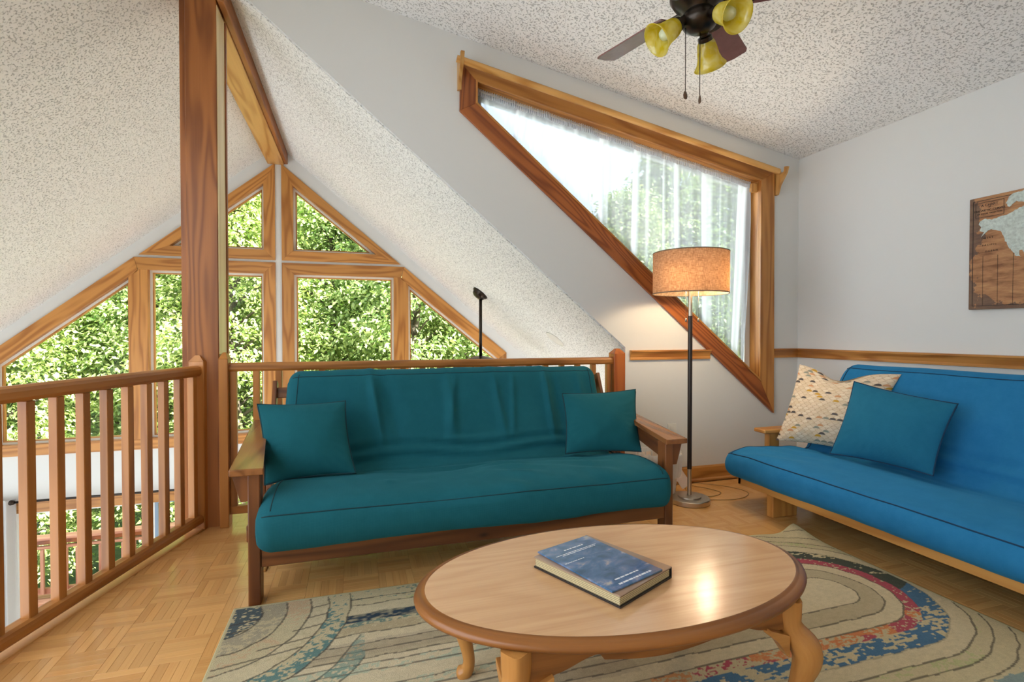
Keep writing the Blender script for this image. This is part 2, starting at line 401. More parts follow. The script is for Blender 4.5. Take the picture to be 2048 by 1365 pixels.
# ------------------------------------------------------------------ loft floor with parquet
RA, RB = Vector((-1.17, 2.19, 0)), Vector((-0.847, 3.34, 0)); RD = (RB - RA).normalized(); RN = Vector((-RD.y, RD.x, 0))   # rail line, RN points to open side
edge = lambda y, o=0.0: RA.x + (y - RA.y) * RD.x / RD.y + RN.x * o
FY1 = 3.62
loft = [(edge(-3.2, 0.07), -3.2), (XR + 0.05, -3.2), (XR + 0.05, YB + 0.02), (1.88, YB + 0.02), (1.88, FY1), (edge(FY1, 0.07), FY1)]
floor = struct(MB().slab(loft, [], lambda a, b, n: (a, b, n), -0.25, -0.009).build('floor', W_FLOOR), 'parquet floor of the loft')
PW = 0.3067 / 2; SN = 5; SWD = PW / SN
gx0, gy0 = -0.97 - 0.3067 * 2, 2.297 - 0.3067 * 7
strip_me = {}
for o_ in (0, 1):
    sz = (PW - 0.0009, SWD - 0.0004, 0.009) if o_ == 0 else (SWD - 0.0004, PW - 0.0009, 0.009)
    mb = MB().box((0, 0, -0.0045), sz, u=o_, ch=0.0005); tmp = mb.build('parquet_strip', W_FLOOR); strip_me[o_] = tmp.data; bpy.data.objects.remove(tmp)
cand = []
def proj(p):
    d = Vector(p) - CAMP; wz = d.dot(FW); return (1024 + 1024 * d.dot(RT) / wz, 682.5 - 1024 * d.dot(UP) / wz, wz)
for i in range(int((XR - gx0) / PW) + 1):
    for j in range(int((FY1 - gy0) / PW) + 1):
        cx, cy = gx0 + (i + 0.5) * PW, gy0 + (j + 0.5) * PW
        if cx - PW / 2 < edge(cy) - 0.06 or cx + PW / 2 > XR + 0.02 or cy + PW / 2 > FY1 + 0.01 or (cx > 1.8 and cy + PW / 2 > YB + 0.02): 
            if not (edge(cy, 0.1) < cx < XR and cy < YB): continue
        o_ = (i + j) % 2
        for k in range(SN):
            dk = (k - (SN - 1) / 2) * SWD
            x, y = (cx, cy + dk) if o_ == 0 else (cx + dk, cy)
            if x < edge(y) - 0.03 or x > XR or y > FY1 - 0.01 or (x > 1.86 and y > YB): continue
            px, py, wz = proj((x, y, 0)) if y > 0.2 else (-1, -1, 1)
            hid = (x > -0.44 and y < 2.26 and x < 2.35) or not (0 < px < 2048 and 0 < py < 1365)
            under = (-0.3 < x < 1.5 and y > 2.62)
            cand.append((99 if hid else wz + (5 if under else 0), x, y, o_))
cand.sort()
for s_, x, y, o_ in cand[:300]:
    o = bpy.data.objects.new('parquet_strip', strip_me[o_]); COL.objects.link(o); o.location = (x, y, random.uniform(-0.0004, 0)); o.parent = floor
mb = MB()
for s_, x, y, o_ in cand[300:]:
    sz = (PW - 0.0009, SWD - 0.0004, 0.009) if o_ == 0 else (SWD - 0.0004, PW - 0.0009, 0.009)
    hx, hy = sz[0] / 2, sz[1] / 2; r1, r2 = random.uniform(0, 50), random.uniform(0, 50); z = random.uniform(-0.0004, 0)
    vs = [(x + a * hx, y + b * hy, zz) for zz in (-0.009, z) for a, b in ((-1, -1), (1, -1), (1, 1), (-1, 1))]
    gs = [((v[o_] + r1), v[1 - o_] + r2, v[2]) for v in vs]
    mb.add(vs, [(4, 5, 6, 7), (0, 1, 5, 4), (1, 2, 6, 5), (2, 3, 7, 6), (3, 0, 4, 7)], gs)
tag(mb.build('parquet_strips', W_FLOOR, floor), kind='stuff')
mb = MB(); p0 = RA - RD * 1.6; p1 = RB + RD * 0.0
mb.board(p0 + RN * 0.02 + Vector((0, 0, 0.0)), p1 + RN * 0.02, RN, 0.10, 0.012, ch=0.002); mb.build('floor_border', W_FLOOR, floor)
mb = MB().b2((-0.9, YB + 0.15, -0.012), (1.87, FY1 + 0.02, 0.004), u=0); 

# ------------------------------------------------------------------ casings / windows
def casing_board(parent, quad, Y, th=0.02, mat=W_TRIM, name='casing_board', bev=0.002):
    a, b = Vector(quad[0]), Vector(quad[1]); d = b - a
    return MB().slab(quad, [], XZ(Y), -th, 0, gdir=(d.x, d.y)).build(name, mat, parent, bev=bev)
def inset(poly, d):
    """inset polygon towards inside (convex)"""
    P = [Vector(p) for p in poly]; n = len(P); area = sum(P[i].x * P[(i + 1) % n].y - P[(i + 1) % n].x * P[i].y for i in range(n)); sgn = 1 if area > 0 else -1
    L = []
    for i in range(n):
        t = (P[(i + 1) % n] - P[i]).normalized(); nn = Vector((-t.y, t.x)) * sgn; L.append((P[i] + nn * d, t))
    out = []
    for i in range(n):
        (p, t), (q, s2) = L[i - 1], L[i]; den = t.x * s2.y - t.y * s2.x; k = ((q.x - p.x) * s2.y - (q.y - p.y) * s2.x) / den; out.append(tuple(p + t * k))
    return out
def ring(parent, poly, wd, Y, n0, n1, mat, name):
    if mat is not W_TRIM: return MB().slab(poly, [inset(poly, wd)], XZ(Y), n0, n1).build(name, mat, parent)
    q = inset(poly, wd); m = len(poly)
    for i in range(m):
        j = (i + 1) % m; d = Vector(poly[j]) - Vector(poly[i])
        MB().slab([poly[i], poly[j], q[j], q[i]], [], XZ(Y), n0, n1, gdir=(d.x, d.y)).build(name, mat, parent)
def pane(parent, poly, Y):
    return MB().slab(poly, [], XZ(Y), 0, 0.006).build('pane', GLASS, parent)
def window_unit(idx, outer, inners, boards, Y, label):
    r = root('window_%d' % idx, label=label)
    for b in boards: casing_board(r, b, Y)
    for p in inners:
        ring(r, inset(p, -0.02), 0.02, Y, 0.0, 0.10, W_TRIM, 'jamb')
        ring(r, p, 0.022, Y, 0.05, 0.10, SASH, 'sash')
        ring(r, inset(p, 0.022), 0.012, Y, 0.06, 0.10, W_TRIM, 'inner_stop')
        pane(r, inset(p, 0.02), Y + 0.085)
    return r
RU_I = [(-0.65, 2.045), (0.255, 2.045), (-0.65, 2.775)]
RL_A = [(-0.645, 0.015), (0.455, 0.015), (0.455, 1.785), (-0.645, 1.785)]
RL_B = [(0.625, 0.015), (1.745, 0.015), (1.745, 0.80), (0.625, 1.70)]
ru_b = [[RUP_O[0], RUP_O[1], RU_I[1], RU_I[0]], [RUP_O[1], RUP_O[2], RU_I[2], RU_I[1]], [RUP_O[2], RUP_O[0], RU_I[0], RU_I[2]]]
top_in = (0.54, 1.785)
rl_b = [[RLO_O[0], RLO_O[1], (1.745, 0.015), (-0.645, 0.015)], [RLO_O[1], RLO_O[2], (1.745, 0.80), (1.745, 0.015)],
        [RLO_O[2], RLO_O[3], (0.54, 1.768), (1.745, 0.80)], [RLO_O[3], RLO_O[4], (-0.645, 1.785), (0.54, 1.785)],
        [RLO_O[4], RLO_O[0], (-0.645, 0.015), (-0.645, 1.785)], [(0.455, 0.015), (0.455, 1.785), (0.54, 1.784), (0.625, 1.70), (0.625, 0.015)]]
W1 = window_unit(1, RUP_O, [RU_I], ru_b, YG, 'small triangular gable window right of the white mullion')
W2 = window_unit(2, RLO_O, [RL_A, RL_B], rl_b, YG, 'large gable window right of the white mullion')
MM = lambda LL: [[mX(p) for p in L] for L in LL]
W3 = window_unit(3, MIR(RUP_O), [MIR(RU_I)], MM(ru_b), YG, 'small triangular gable window behind the post')
W4 = window_unit(4, MIR(RLO_O), [MIR(RL_A), MIR(RL_B)], MM(rl_b), YG, 'large gable window left of the white mullion')

# dormer window
W5 = root('window_5', label='slanted trapezoid window in the back wall')
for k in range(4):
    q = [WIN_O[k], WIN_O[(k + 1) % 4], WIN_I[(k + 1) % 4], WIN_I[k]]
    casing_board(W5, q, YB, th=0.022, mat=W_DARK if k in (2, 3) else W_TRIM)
ring(W5, inset(WIN_I, -0.02), 0.02, YB, 0.0, 0.13, W_TRIM, 'jamb')
ring(W5, inset(WIN_I, 0.004), 0.05, YB, 0.085, 0.125, SASH, 'sash')
pane(W5, inset(WIN_I, 0.04), YB + 0.11)
# stop mould along casing inner edge
ring(W5, inset(WIN_I, -0.008), 0.012, YB, -0.028, -0.02, W_TRIM, 'bead')

# lower patio door
D1 = root('door_1', label='glass patio door on the lower level')
for x0_, x1_ in ((-3.2, -2.035), (-2.035, -0.9), (-0.9, 0.2), (0.2, 1.2)):
    mat = m_flat('grey_blue_door_frame', lin(126, 146, 168), 0.4, nscale=30, nstr=0.02) if x0_ > -3 and x0_ < -1 else SASH
    ring(D1, [(x0_, LOWZ), (x1_, LOWZ), (x1_, -0.66), (x0_, -0.66)], 0.03, YG, 0.05, 0.1, mat, 'door_frame')
    pane(D1, [(x0_ + 0.02, LOWZ + 0.02), (x1_ - 0.02, LOWZ + 0.02), (x1_ - 0.02, -0.68), (x0_ + 0.02, -0.68)], YG + 0.075)
casing_board(D1, [(-3.32, -0.66), (1.3, -0.66), (1.3, -0.545), (-3.32, -0.545)], YG)
casing_board(D1, [(-3.32, LOWZ), (-3.2, LOWZ), (-3.2, -0.66), (-3.32, -0.66)], YG)
casing_board(D1, [(1.2, LOWZ), (1.3, LOWZ), (1.3, -0.66), (1.2, -0.66)], YG)

# ------------------------------------------------------------------ ridge beam and post
rb = thing('ridge_beam', 'long honey pine ridge beam running up to the gable peak', 'beam')
MB().b2((-0.908, 3.50, 3.0), (-0.738, YG, 3.3), u=1, ch=0.004).build('beam_core', W_BEAM, rb)
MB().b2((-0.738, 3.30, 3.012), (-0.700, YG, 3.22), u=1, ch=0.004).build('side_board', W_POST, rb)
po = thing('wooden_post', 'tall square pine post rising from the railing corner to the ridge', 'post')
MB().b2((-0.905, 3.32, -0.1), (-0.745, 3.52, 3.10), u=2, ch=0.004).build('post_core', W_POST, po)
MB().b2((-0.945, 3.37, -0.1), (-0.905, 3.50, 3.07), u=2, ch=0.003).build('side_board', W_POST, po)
MB().b2((-0.746, 3.325, 1.0), (-0.742, 3.50, 3.0), u=2, ch=0.001).build('lit_side_strip', m_wood('window_lit_pine', lin(226, 206, 160), lin(206, 178, 124), .35, rings=4), po)  # added board: window light on the post's right face, put into its colour
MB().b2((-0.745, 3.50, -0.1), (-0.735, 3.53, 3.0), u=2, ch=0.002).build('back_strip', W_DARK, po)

# ------------------------------------------------------------------ railings
def pyr_post(mb, cx, cy, z0, z1, wx, wy, R=None, cap=0.035):
    mb.box((cx, cy, (z0 + z1) / 2), (wx, wy, z1 - z0), R=R, u=2, ch=0.003)
    hx, hy = wx / 2, wy / 2
    P = [Vector((-hx, -hy, 0)), Vector((hx, -hy, 0)), Vector((hx, hy, 0)), Vector((-hx, hy, 0)), Vector((-hx * .3, -hy * .3, cap)), Vector((hx * .3, -hy * .3, cap)), Vector((hx * .3, hy * .3, cap)), Vector((-hx * .3, hy * .3, cap))]
    if R is not None: P = [R @ p for p in P]
    c = Vector((cx, cy, z1 - 0.001)); mb.add([c + p for p in P], [(0, 1, 5, 4), (1, 2, 6, 5), (2, 3, 7, 6), (3, 0, 4, 7), (4, 5, 6, 7)], [Vector((p.z, p.x, p.y)) for p in P])
def hand_rail(mb, p0, p1, zt, wd, ht):
    """rounded hand rail: profile swept p0->p1 (top at zt)"""
    p0 = Vector((p0[0], p0[1], 0)); p1 = Vector((p1[0], p1[1], 0)); d = (p1 - p0); L = d.length; d.normalize(); n = Vector((-d.y, d.x, 0))
    prof = [(-wd / 2, -ht * .35), (-wd / 2, -ht * .75), (-wd * .36, -ht), (wd * .36, -ht), (wd / 2, -ht * .75), (wd / 2, -ht * .35), (wd * .42, -ht * .12), (wd * .22, 0), (-wd * .22, 0), (-wd * .42, -ht * .12)]
    V = []; G = []; m = len(prof)
    for q, u in ((p0, 0), (p1, L)):
        for a, b in prof: V.append(q + n * a + Vector((0, 0, zt + b))); G.append((u, a, b))
    F = [(i, (i + 1) % m, (i + 1) % m + m, i + m) for i in range(m)] + [tuple(range(m))[::-1], tuple(range(m, 2 * m))]
    mb.add(V, F, G, False)
# rear railing behind the teal futon
RY = 3.33
r1 = thing('railing', 'pine railing with square balusters behind the teal futon', 'railing')
mb = MB(); hand_rail(mb, (-0.70, RY), (1.79, RY), 0.948, 0.055, 0.05); mb.build('top_rail', W_RAIL, r1)
MB().b2((-0.70, RY - 0.02, 0.065), (1.79, RY + 0.02, 0.112), u=0).build('bottom_rail', W_RAIL, r1)
mb = MB(); pyr_post(mb, 1.826, RY, 0.0, 0.975, 0.088, 0.088); mb.build('newel_post', m_wood('orange_newel', lin(186, 106, 48), lin(150, 74, 28), 0.35, rings=6), r1)
mb = MB(); pyr_post(mb, -0.716, RY - 0.005, 0.0, 0.975, 0.048, 0.09); mb.build('newel_post', W_RAIL, r1)
bal0 = MB().box((0, 0, 0.505), (0.035, 0.035, 0.80), u=2, ch=0.0025).build('baluster', W_RAIL, r1)
nb = 20
for k in range(nb + 1):
    x = -0.672 + k * (1.755 + 0.672) / nb
    o = bal0 if k == 0 else bal0.copy()
    if k: COL.objects.link(o)
    o.location = (x, RY, 0)
# left diagonal railing
ang = math.atan2(RD.y, RD.x); Rz = Matrix.Rotation(ang, 3, 'Z')
r2 = thing('railing', 'pine railing with square balusters beside the bare parquet at left', 'railing')
e0 = RA - RD * 1.5
mb = MB(); hand_rail(mb, e0.to_2d(), (RB - RD * 0.03).to_2d(), 0.935, 0.062, 0.058); mb.build('top_rail', W_RAIL, r2)
mb = MB(); hand_rail(mb, e0.to_2d(), (RB - RD * 0.02).to_2d(), 0.085, 0.075, 0.05); mb.build('bottom_rail', W_RAIL, r2)
mb = MB(); c = RB - RD * 0.02; pyr_post(mb, c.x, c.y, 0.0, 0.96, 0.04, 0.085, R=Rz); mb.build('newel_post', W_RAIL, r2)
bal1 = MB().box((0, 0, 0.475), (0.036, 0.036, 0.80), R=Rz, u=2, ch=0.0025).build('baluster', W_RAIL, r2)
step = 0.1265
for k in range(19):
    c = RA + RD * ((2.281 - 2.19) / RD.y + (7 - k) * step + step * 0.0)
    if k == 0: c = RA + RD * ((3.266 - 2.19) / RD.y)
    o = bal1 if k == 0 else bal1.copy()
    if k: COL.objects.link(o)
    if k: c = RA + RD * ((3.149 - 2.19) / RD.y - (k - 1) * step)
    o.location = (c.x, c.y, 0)

# ------------------------------------------------------------------ chair rail, baseboard
def moulding(name, pts, prof, mat, label=None):
    """prof: (out, z) polyline swept along 2D pts; 'out' is to the left of travel"""
    mb = MB(); P = [Vector(p) for p in pts]; n = len(P); m = len(prof); V = []; G = []; L = 0
    for i, p in enumerate(P):
        t0 = (P[i] - P[i - 1]).normalized() if i else (P[1] - P[0]).normalized(); t1 = (P[i + 1] - P[i]).normalized() if i < n - 1 else t0
        n0 = Vector((-t0.y, t0.x)); n1 = Vector((-t1.y, t1.x)); nn = (n0 + n1).normalized(); k = 1 / max(0.3, nn.dot(n0))
        if i: L += (P[i] - P[i - 1]).length
        for a, z in prof: q = p + nn * a * k; V.append((q.x, q.y, z)); G.append((L, a, z))
    F = [(i * m + j, i * m + (j + 1) % m, (i + 1) * m + (j + 1) % m, (i + 1) * m + j) for i in range(n - 1) for j in range(m)] + [tuple(range(m))[::-1], tuple((n - 1) * m + j for j in range(m))]
    mb.add(V, F, G); return struct(mb.build(name, mat), label)
cr = [(0, 0.925), (0.014, 0.926), (0.014, 0.938), (0.010, 0.944), (0.016, 0.965), (0.024, 0.98), (0.030, 0.986), (0.030, 0.996), (0, 0.998)]
cr = [(-a, z) for a, z in cr]
moulding('trim_1', [(1.905, YB), (2.588, YB)], cr, W_TRIM, 'short pine chair rail ending beside the railing newel')
moulding('trim_2', [(3.185, YB), (XR, YB), (XR, -3.0)], cr, W_TRIM, 'pine chair rail around the corner behind the blue futon')
bbp = [(0, 0.0), (-0.026, 0.0), (-0.026, 0.012), (-0.016, 0.022), (-0.013, 0.10), (-0.006, 0.112), (0, 0.113)]
moulding('baseboard_back', [(1.89, YB), (XR, YB), (XR, -3.0)], bbp, W_TRIM, 'pine baseboard along the end wall and side wall')

# wall outlet
t = thing('wall_outlet', 'white outlet plate on the end wall behind the lamp', 'outlet')
MB().b2((2.225, YB - 0.006, 0.335), (2.298, YB, 0.445), ch=0.003).build('cover_plate', WHITEP, t)
for z in (0.365, 0.415): MB().b2((2.245, YB - 0.009, z - 0.014), (2.278, YB - 0.005, z + 0.014), ch=0.003).build('socket', SASH, t)

# slanted wooden pole above the window
pl = thing('curtain_pole', 'slanted wooden pole on two brackets above the trapezoid window', 'curtain pole')
A_, B_ = Vector((0.625, 3.20, 2.847)), Vector((3.15, 3.20, 2.374))
mb = MB(); P12 = [A_.lerp(B_, k / 12) for k in range(13)]; mb.tube(P12, 0.022, 14); mb.build('pole', W_BEAM, pl, sharp=40)
for xb, zb, up_ in ((0.655, 2.845, True), (3.20, 2.372, False)):
    # bracket profile in Y-Z: plate on the wall, arm with hook
    pr = [(YB, zb - 0.16), (YB - 0.03, zb - 0.16), (YB - 0.055, zb - 0.09), (YB - 0.115, zb - 0.01), (YB - 0.13, zb + 0.035), (YB - 0.10, zb + 0.04), (YB - 0.095, zb + 0.005), (YB - 0.06, zb - 0.01), (YB - 0.05, zb + 0.02), (YB, zb + 0.02)]
    MB().slab(pr, [], lambda a, b, n, xb=xb: (xb + n, a, b), -0.012, 0.012, gdir=(0, 1)).build('bracket', W_BEAM, pl, bev=0.002)
# inner sheer-curtain bracket blocks
MB().b2((2.99, YB + 0.015, 2.235), (3.043, YB + 0.05, 2.30), ch=0.003).build('rod_block', W_BEAM, W5)

# sheer curtain
def m_voile():
    t = Nt('sheer_voile'); at = t.n('ShaderNodeAttribute', attribute_name='grain'); sp = t.n('ShaderNodeSeparateXYZ'); t.l(at, 'Vector', sp, 0)
    d = t.n('ShaderNodeBsdfDiffuse'); d.inputs[0].default_value = (.66, .66, .72, 1); tr = t.n('ShaderNodeBsdfTranslucent'); tr.inputs[0].default_value = (.66, .66, .72, 1)
    m1_ = t.n('ShaderNodeMixShader'); m1_.inputs[0].default_value = .6; t.l(d, 0, m1_, 1); t.l(tr, 0, m1_, 2)
    tp = t.n('ShaderNodeBsdfTransparent'); tp.inputs[0].default_value = (.36, .385, .43, 1); m2_ = t.n('ShaderNodeMixShader'); t.t.links.new(sp.outputs[0], m2_.inputs[0]); t.l(tp, 0, m2_, 1); t.l(m1_, 0, m2_, 2); t.l(m2_, 0, t.out, 0); return t.m
SHEER = m_voile()
ph = [random.uniform(0, 6.28) for _ in range(8)]
ztop = lambda x: 2.755 + (x - 0.77) * (2.315 - 2.755) / (3.045 - 0.77) - 0.025
zbot = lambda x: 2.616 + (x - 0.77) * (0.762 - 2.616) / (3.045 - 0.77) + 0.012
def foldf(x, v):
    sl = .10 * max(0, 1 - (x - .77) / 1.3)                      # folds lean in the short left part
    q = x + sl * v * (ztop(x) - zbot(x)) * .9 + .02 * v * math.sin(x * 7 + ph[5])
    return math.sin(q * 46 + 2.4 * math.sin(q * 5 + ph[1])) * .6 + math.sin(q * 21 + ph[3] + v * .4) * .6 + math.sin(q * 88 + ph[4] + 2 * math.sin(q * 11)) * .35
def curt(u, v):
    x = 0.785 + u * 2.215; zt = ztop(x); zb = zbot(x) + 0.014 * abs(math.sin(x * 34 + ph[0]))
    z = zt + (zb - zt) * v
    xx = x - 0.07 * (v ** 1.5) * max(0, (u - 0.85) / 0.15)
    fold = foldf(x, v); amp = 0.006 + 0.018 * min(1, v * 5)
    return (xx + 0.010 * fold * v, YB + 0.045 + amp * fold * 0.8, z)
def dens(u, v):
    x = 0.785 + u * 2.215; f = foldf(x, v); k = max(0, f - .15) / 1.2
    left = max(0, 1 - u / .5)
    return (min(.98, .46 - .12 * left + (.62 - .0 * left) * min(1, k) ** (.8 + left)), 0, 0)
cu = thing('sheer_curtain', 'white sheer curtain gathered across the trapezoid window', 'curtain')
cm = MB(); cm.grid(curt, 620, 34); cm.g = [dens(i / 619, j / 33) for i in range(620) for j in range(34)]; cm.build('voile', SHEER, cu)
hem = MB(); hem.grid(lambda u, v: (lambda p: (p[0], p[1] - 0.003 + 0.010 * math.sin(u * 900), p[2] + 0.016 - 0.05 * v))(curt(u, 0.0)), 520, 5)
hem.build('gathered_heading', m_sheer('voile_heading', (0.82, 0.81, 0.83, 1), 0.14, 0.5), cu)
mb = MB(); mb.tube([(0.775 + k * 0.19, YB + 0.045, ztop(0.775 + k * 0.19)) for k in range(12)] + [(3.0, YB + 0.045, ztop(3.0))], 0.006, 8); mb.build('rod', WHITEP, cu)

# ------------------------------------------------------------------ mattresses
def mattress(name, prof, a0, a1, axis, mat, parent, folds, shear=0.05, r=0.07, ns=150, npf=150, amp=1.0, seed=3):
    """closed (depth,z) profile swept along the bench axis; returns object and surface function"""
    P = cat_rom(prof, npf); T = np.roll(P, -1, 0) - np.roll(P, 1, 0); T /= np.linalg.norm(T, axis=1)[:, None]
    N = np.stack([T[:, 1], -T[:, 0]], 1)
    ar = np.sum(P[:, 0] * np.roll(P[:, 1], -1) - np.roll(P[:, 0], -1) * P[:, 1])
    if ar < 0: N = -N
    L = abs(a1 - a0); sg = 1 if a1 > a0 else -1
    s_ = np.r_[np.linspace(0, r, 10)[:-1], np.linspace(r, L - r, ns), np.linspace(L - r, L, 10)[1:]]
    V = []
    zmin, zmax = P[:, 1].min(), P[:, 1].max()
    for s in s_:
        e = max(0, r - s, s - (L - r)); q = min(1, e / r); ins = r * (1 - math.sqrt(max(0, 1 - q * q))) * 0.95
        for j in range(npf):
            d, z = P[j]; nd, nz = N[j]
            back = max(0, (z - 0.42) / (zmax - 0.42))
            k = folds(s / L, j / npf, d, z) * amp * (1 - q)
            x3 = noise.noise(Vector((s * 2.2 + seed, d * 3.1, z * 3.1))) * 0.010 + noise.noise(Vector((s * 7 + seed, d * 8, z * 8))) * 0.004
            o = -ins + k + x3
            sh = shear * back * (1 - 2 * s / L)
            al = a0 + sg * (s + sh)
            dd, zz = d + nd * o, z + nz * o
            V.append((al, dd, zz) if axis == 'x' else (dd, al, zz))
    n = len(s_); F = [(i * npf + j, i * npf + (j + 1) % npf, (i + 1) * npf + (j + 1) % npf, (i + 1) * npf + j) for i in range(n - 1) for j in range(npf)]
    F += [tuple(range(npf))[::-1], tuple((n - 1) * npf + j for j in range(npf))]
    mb = MB(); mb.add(V, F, None, True); o = mb.build(name, mat, parent)
    return o, V, n, npf, P
def seam(V, n, npf, j, r, mat, parent, name='piping', lift=0.0, i0=4, i1=4):
    pts = [Vector(V[i * npf + j]) for i in range(i0, n - i1)]
    MB().tube(pts[::2] if len(pts) > 60 else pts, r, 6).build(name, mat, parent)

# --- teal futon
f1 = thing('futon', 'teal futon on a brown wooden frame in front of the railing', 'sofa')
prof1 = [(2.27, .235), (2.215, .275), (2.205, .34), (2.225, .405), (2.29, .44), (2.45, .450), (2.66, .42), (2.80, .385), (2.865, .385), (2.90, .44), (2.955, .62), (3.0, .79), (3.02, .87), (3.065, .905), (3.12, .905), (3.165, .87), (3.165, .79), (3.10, .52), (3.03, .27), (2.93, .225), (2.6, .225)]
def folds1(s, j, d, z):
    k = 0
    if z > 0.45 and d < 3.1:
        for c, sl, wv, a in ((.235, .10, .012, .020), (.27, .16, .02, -.012), (.47, .05, .014, .012), (.50, -.08, .012, .009), (.62, .07, .012, .010), (.69, -.04, .010, .008), (.80, .02, .010, .014), (.83, .03, .014, -.008), (.92, .03, .015, .010)):
            k += a * math.exp(-((s - c - sl * (.9 - z)) / wv) ** 2) * min(1, (z - .42) * 5) * min(1, max(.12, (.90 - z) * 9))
    if z < .56 and d > 2.72 and z > .37:
        k += .010 * math.sin((z - .37) * 95 + math.sin(s * 14) * 1.5) * (1 - abs(z - .47) / .1 if abs(z - .47) < .1 else 0)
    if z > .38 and d < 2.75:
        k += .006 * math.exp(-((s - .60) / .05) ** 2) * math.sin((d + s * .7) * 46) + .006 * math.exp(-((s - .8) / .06) ** 2) * math.sin((d + s * .9) * 40)
        k -= .012 * math.exp(-((s - .42) / .16) ** 2)
    return k
m1, V1, n1, np1, P1 = mattress('mattress', prof1, -0.385, 1.545, 'x', TEAL, f1, folds1, shear=0.035, amp=1.7, ns=220)
j1 = int(np.argmin(np.hypot(P1[:, 0] - 2.222, P1[:, 1] - .40))); seam(V1, n1, np1, j1, 0.0028, PIPE_T, m1)
j2 = int(np.argmin(np.hypot(P1[:, 0] - 3.03, P1[:, 1] - .885))); seam(V1, n1, np1, j2, 0.0025, PIPE_T, m1)
for i_ in (8, n1 - 9):
    pts = [Vector(V1[i_ * np1 + j]) for j in range(np1) if P1[j][1] > .40 and P1[j][0] < 3.06]
    MB().tube(pts, 0.0025, 6).build('piping', PIPE_T, m1)
fy = 2.30
MB().b2((-0.372, fy + 0.01, 0.152), (1.55, fy + 0.04, 0.232), u=0, ch=0.004).build('front_rail', W_FUT, f1)
MB().b2((-0.372, 3.02, 0.152), (1.55, 3.05, 0.232), u=0, ch=0.004).build('back_rail', W_FUT, f1)
for k in range(9): MB().b2((-0.33 + k * 0.225, 2.36, 0.205), (-0.25 + k * 0.225, 3.02, 0.222), u=1).build('seat_slat', W_FUT, f1)
for sx, xa in ((-1, -0.394), (1, 1.569)):
    MB().b2((xa - 0.0235, fy, 0.0), (xa + 0.0235, fy + 0.075, 0.552), u=2, ch=0.004).build('leg', W_FUT, f1)
    MB().b2((xa - 0.0235 + sx * .085, 3.0, 0.0), (xa + 0.0235 + sx * .085, 3.075, 0.605), u=2, ch=0.004).build('leg', W_FUT, f1)
    MB().b2((xa - 0.012 + sx * .03, fy + 0.07, 0.24), (xa + 0.012 + sx * .03, 3.0, 0.31), u=1, ch=0.003).build('side_rail', W_FUT, f1)
    MB().board((xa, fy + 0.07, 0.50), (xa + sx * .10, 3.0, 0.56), (0, 0, 1), 0.075, 0.024).build('arm_apron', W_FUT, f1)
    cxm = .5875; av = [cxm + sx * q for q in (.940, 1.066, 1.118, 1.048)]; yf, yb_ = fy - .035, 3.12
    zt_ = lambda y: .574 + (y - yf) * .078
    P4 = [(av[0], yf), (av[1], yf), (av[2], yb_), (av[3], yb_)]
    MB().slab(P4, [], lambda a, b, n: (a, b, zt_(b) + n), -.027, 0, gdir=(0, 1)).build('armrest', m_wood('futon_arm_wood_%d' % (sx + 1), lin(156, 100, 54), lin(114, 66, 32), 0.2, rings=7), f1, bev=.004)
    o_ = sx * 0.0235
    MB().slab([(xa + o_, .546), (xa + o_ + sx * 0.06, .546), (xa + o_ + sx * 0.028, .43), (xa + o_, .43)], [], XZ(fy), 0.01, 0.06, gdir=(0, 1)).build('corbel', W_FUT, f1, bev=0.002)
for x in (-0.43, 1.565): MB().board((x + (0.0 if x < 0 else 0.03), 2.93, 0.24), (x + (0.0 if x < 0 else 0.03), 3.2, 0.84), (1, 0, 0), 0.024, 0.06).build('back_post', W_FUT, f1)
for k in range(4): MB().board((-0.42, 3.04 + k * 0.045, 0.36 + k * 0.14), (1.58, 3.04 + k * 0.045, 0.36 + k * 0.14), (0, 0.25, 1), 0.06, 0.016).build('back_slat', W_FUT, f1)

# --- blue futon
f2 = thing('futon', 'blue futon on a light wooden frame against the map wall', 'sofa')
prof2 = [(2.39, .192), (2.33, .215), (2.313, .26), (2.325, .318), (2.375, .355), (2.53, .372), (2.75, .360), (2.92, .335), (2.985, .335), (3.02, .39), (3.09, .62), (3.145, .80), (3.17, .87), (3.215, .905), (3.265, .905), (3.31, .87), (3.31, .79), (3.24, .5), (3.17, .23), (3.08, .19), (2.72, .188)]
def folds2(s, j, d, z):
    k = 0
    if z < .52 and d > 2.86 and z > .33: k += .011 * math.sin((z - .33) * 80 + math.sin(s * 11)) * max(0, 1 - abs(z - .43) / .1)
    if d < 2.9 and z > .3: k += .006 * math.exp(-((s - .12) / .08) ** 2) * math.sin((d - s * .8) * 34) + .004 * math.sin(d * 16 + s * 7)
    return k
m2, V2, n2, np2, P2 = mattress('mattress', prof2, 2.815, 0.55, 'y', BLUE, f2, folds2, shear=0.16, ns=190, seed=21, amp=1.5)
j1 = int(np.argmin(np.hypot(P2[:, 0] - 2.345, P2[:, 1] - .338))); seam(V2, n2, np2, j1, 0.0035, PIPE_B, m2)
j2 = int(np.argmin(np.hypot(P2[:, 0] - 3.18, P2[:, 1] - .885))); seam(V2, n2, np2, j2, 0.003, PIPE_B, m2)
pts = [Vector(V2[8 * np2 + j]) for j in range(np2) if P2[j][1] > .33 and P2[j][0] < 3.21]; MB().tube(pts, 0.003, 6).build('piping', PIPE_B, m2)
MB().b2((2.365, 0.5, 0.150), (2.395, 2.715, 0.195), u=1).build('front_rail', W_FUT2, f2)
MB().b2((3.10, 0.5, 0.150), (3.13, 2.715, 0.195), u=1).build('back_rail', W_FUT2, f2)
MB().b2((2.365, 2.69, 0.150), (3.13, 2.72, 0.195), u=0).build('end_rail', W_FUT2, f2)
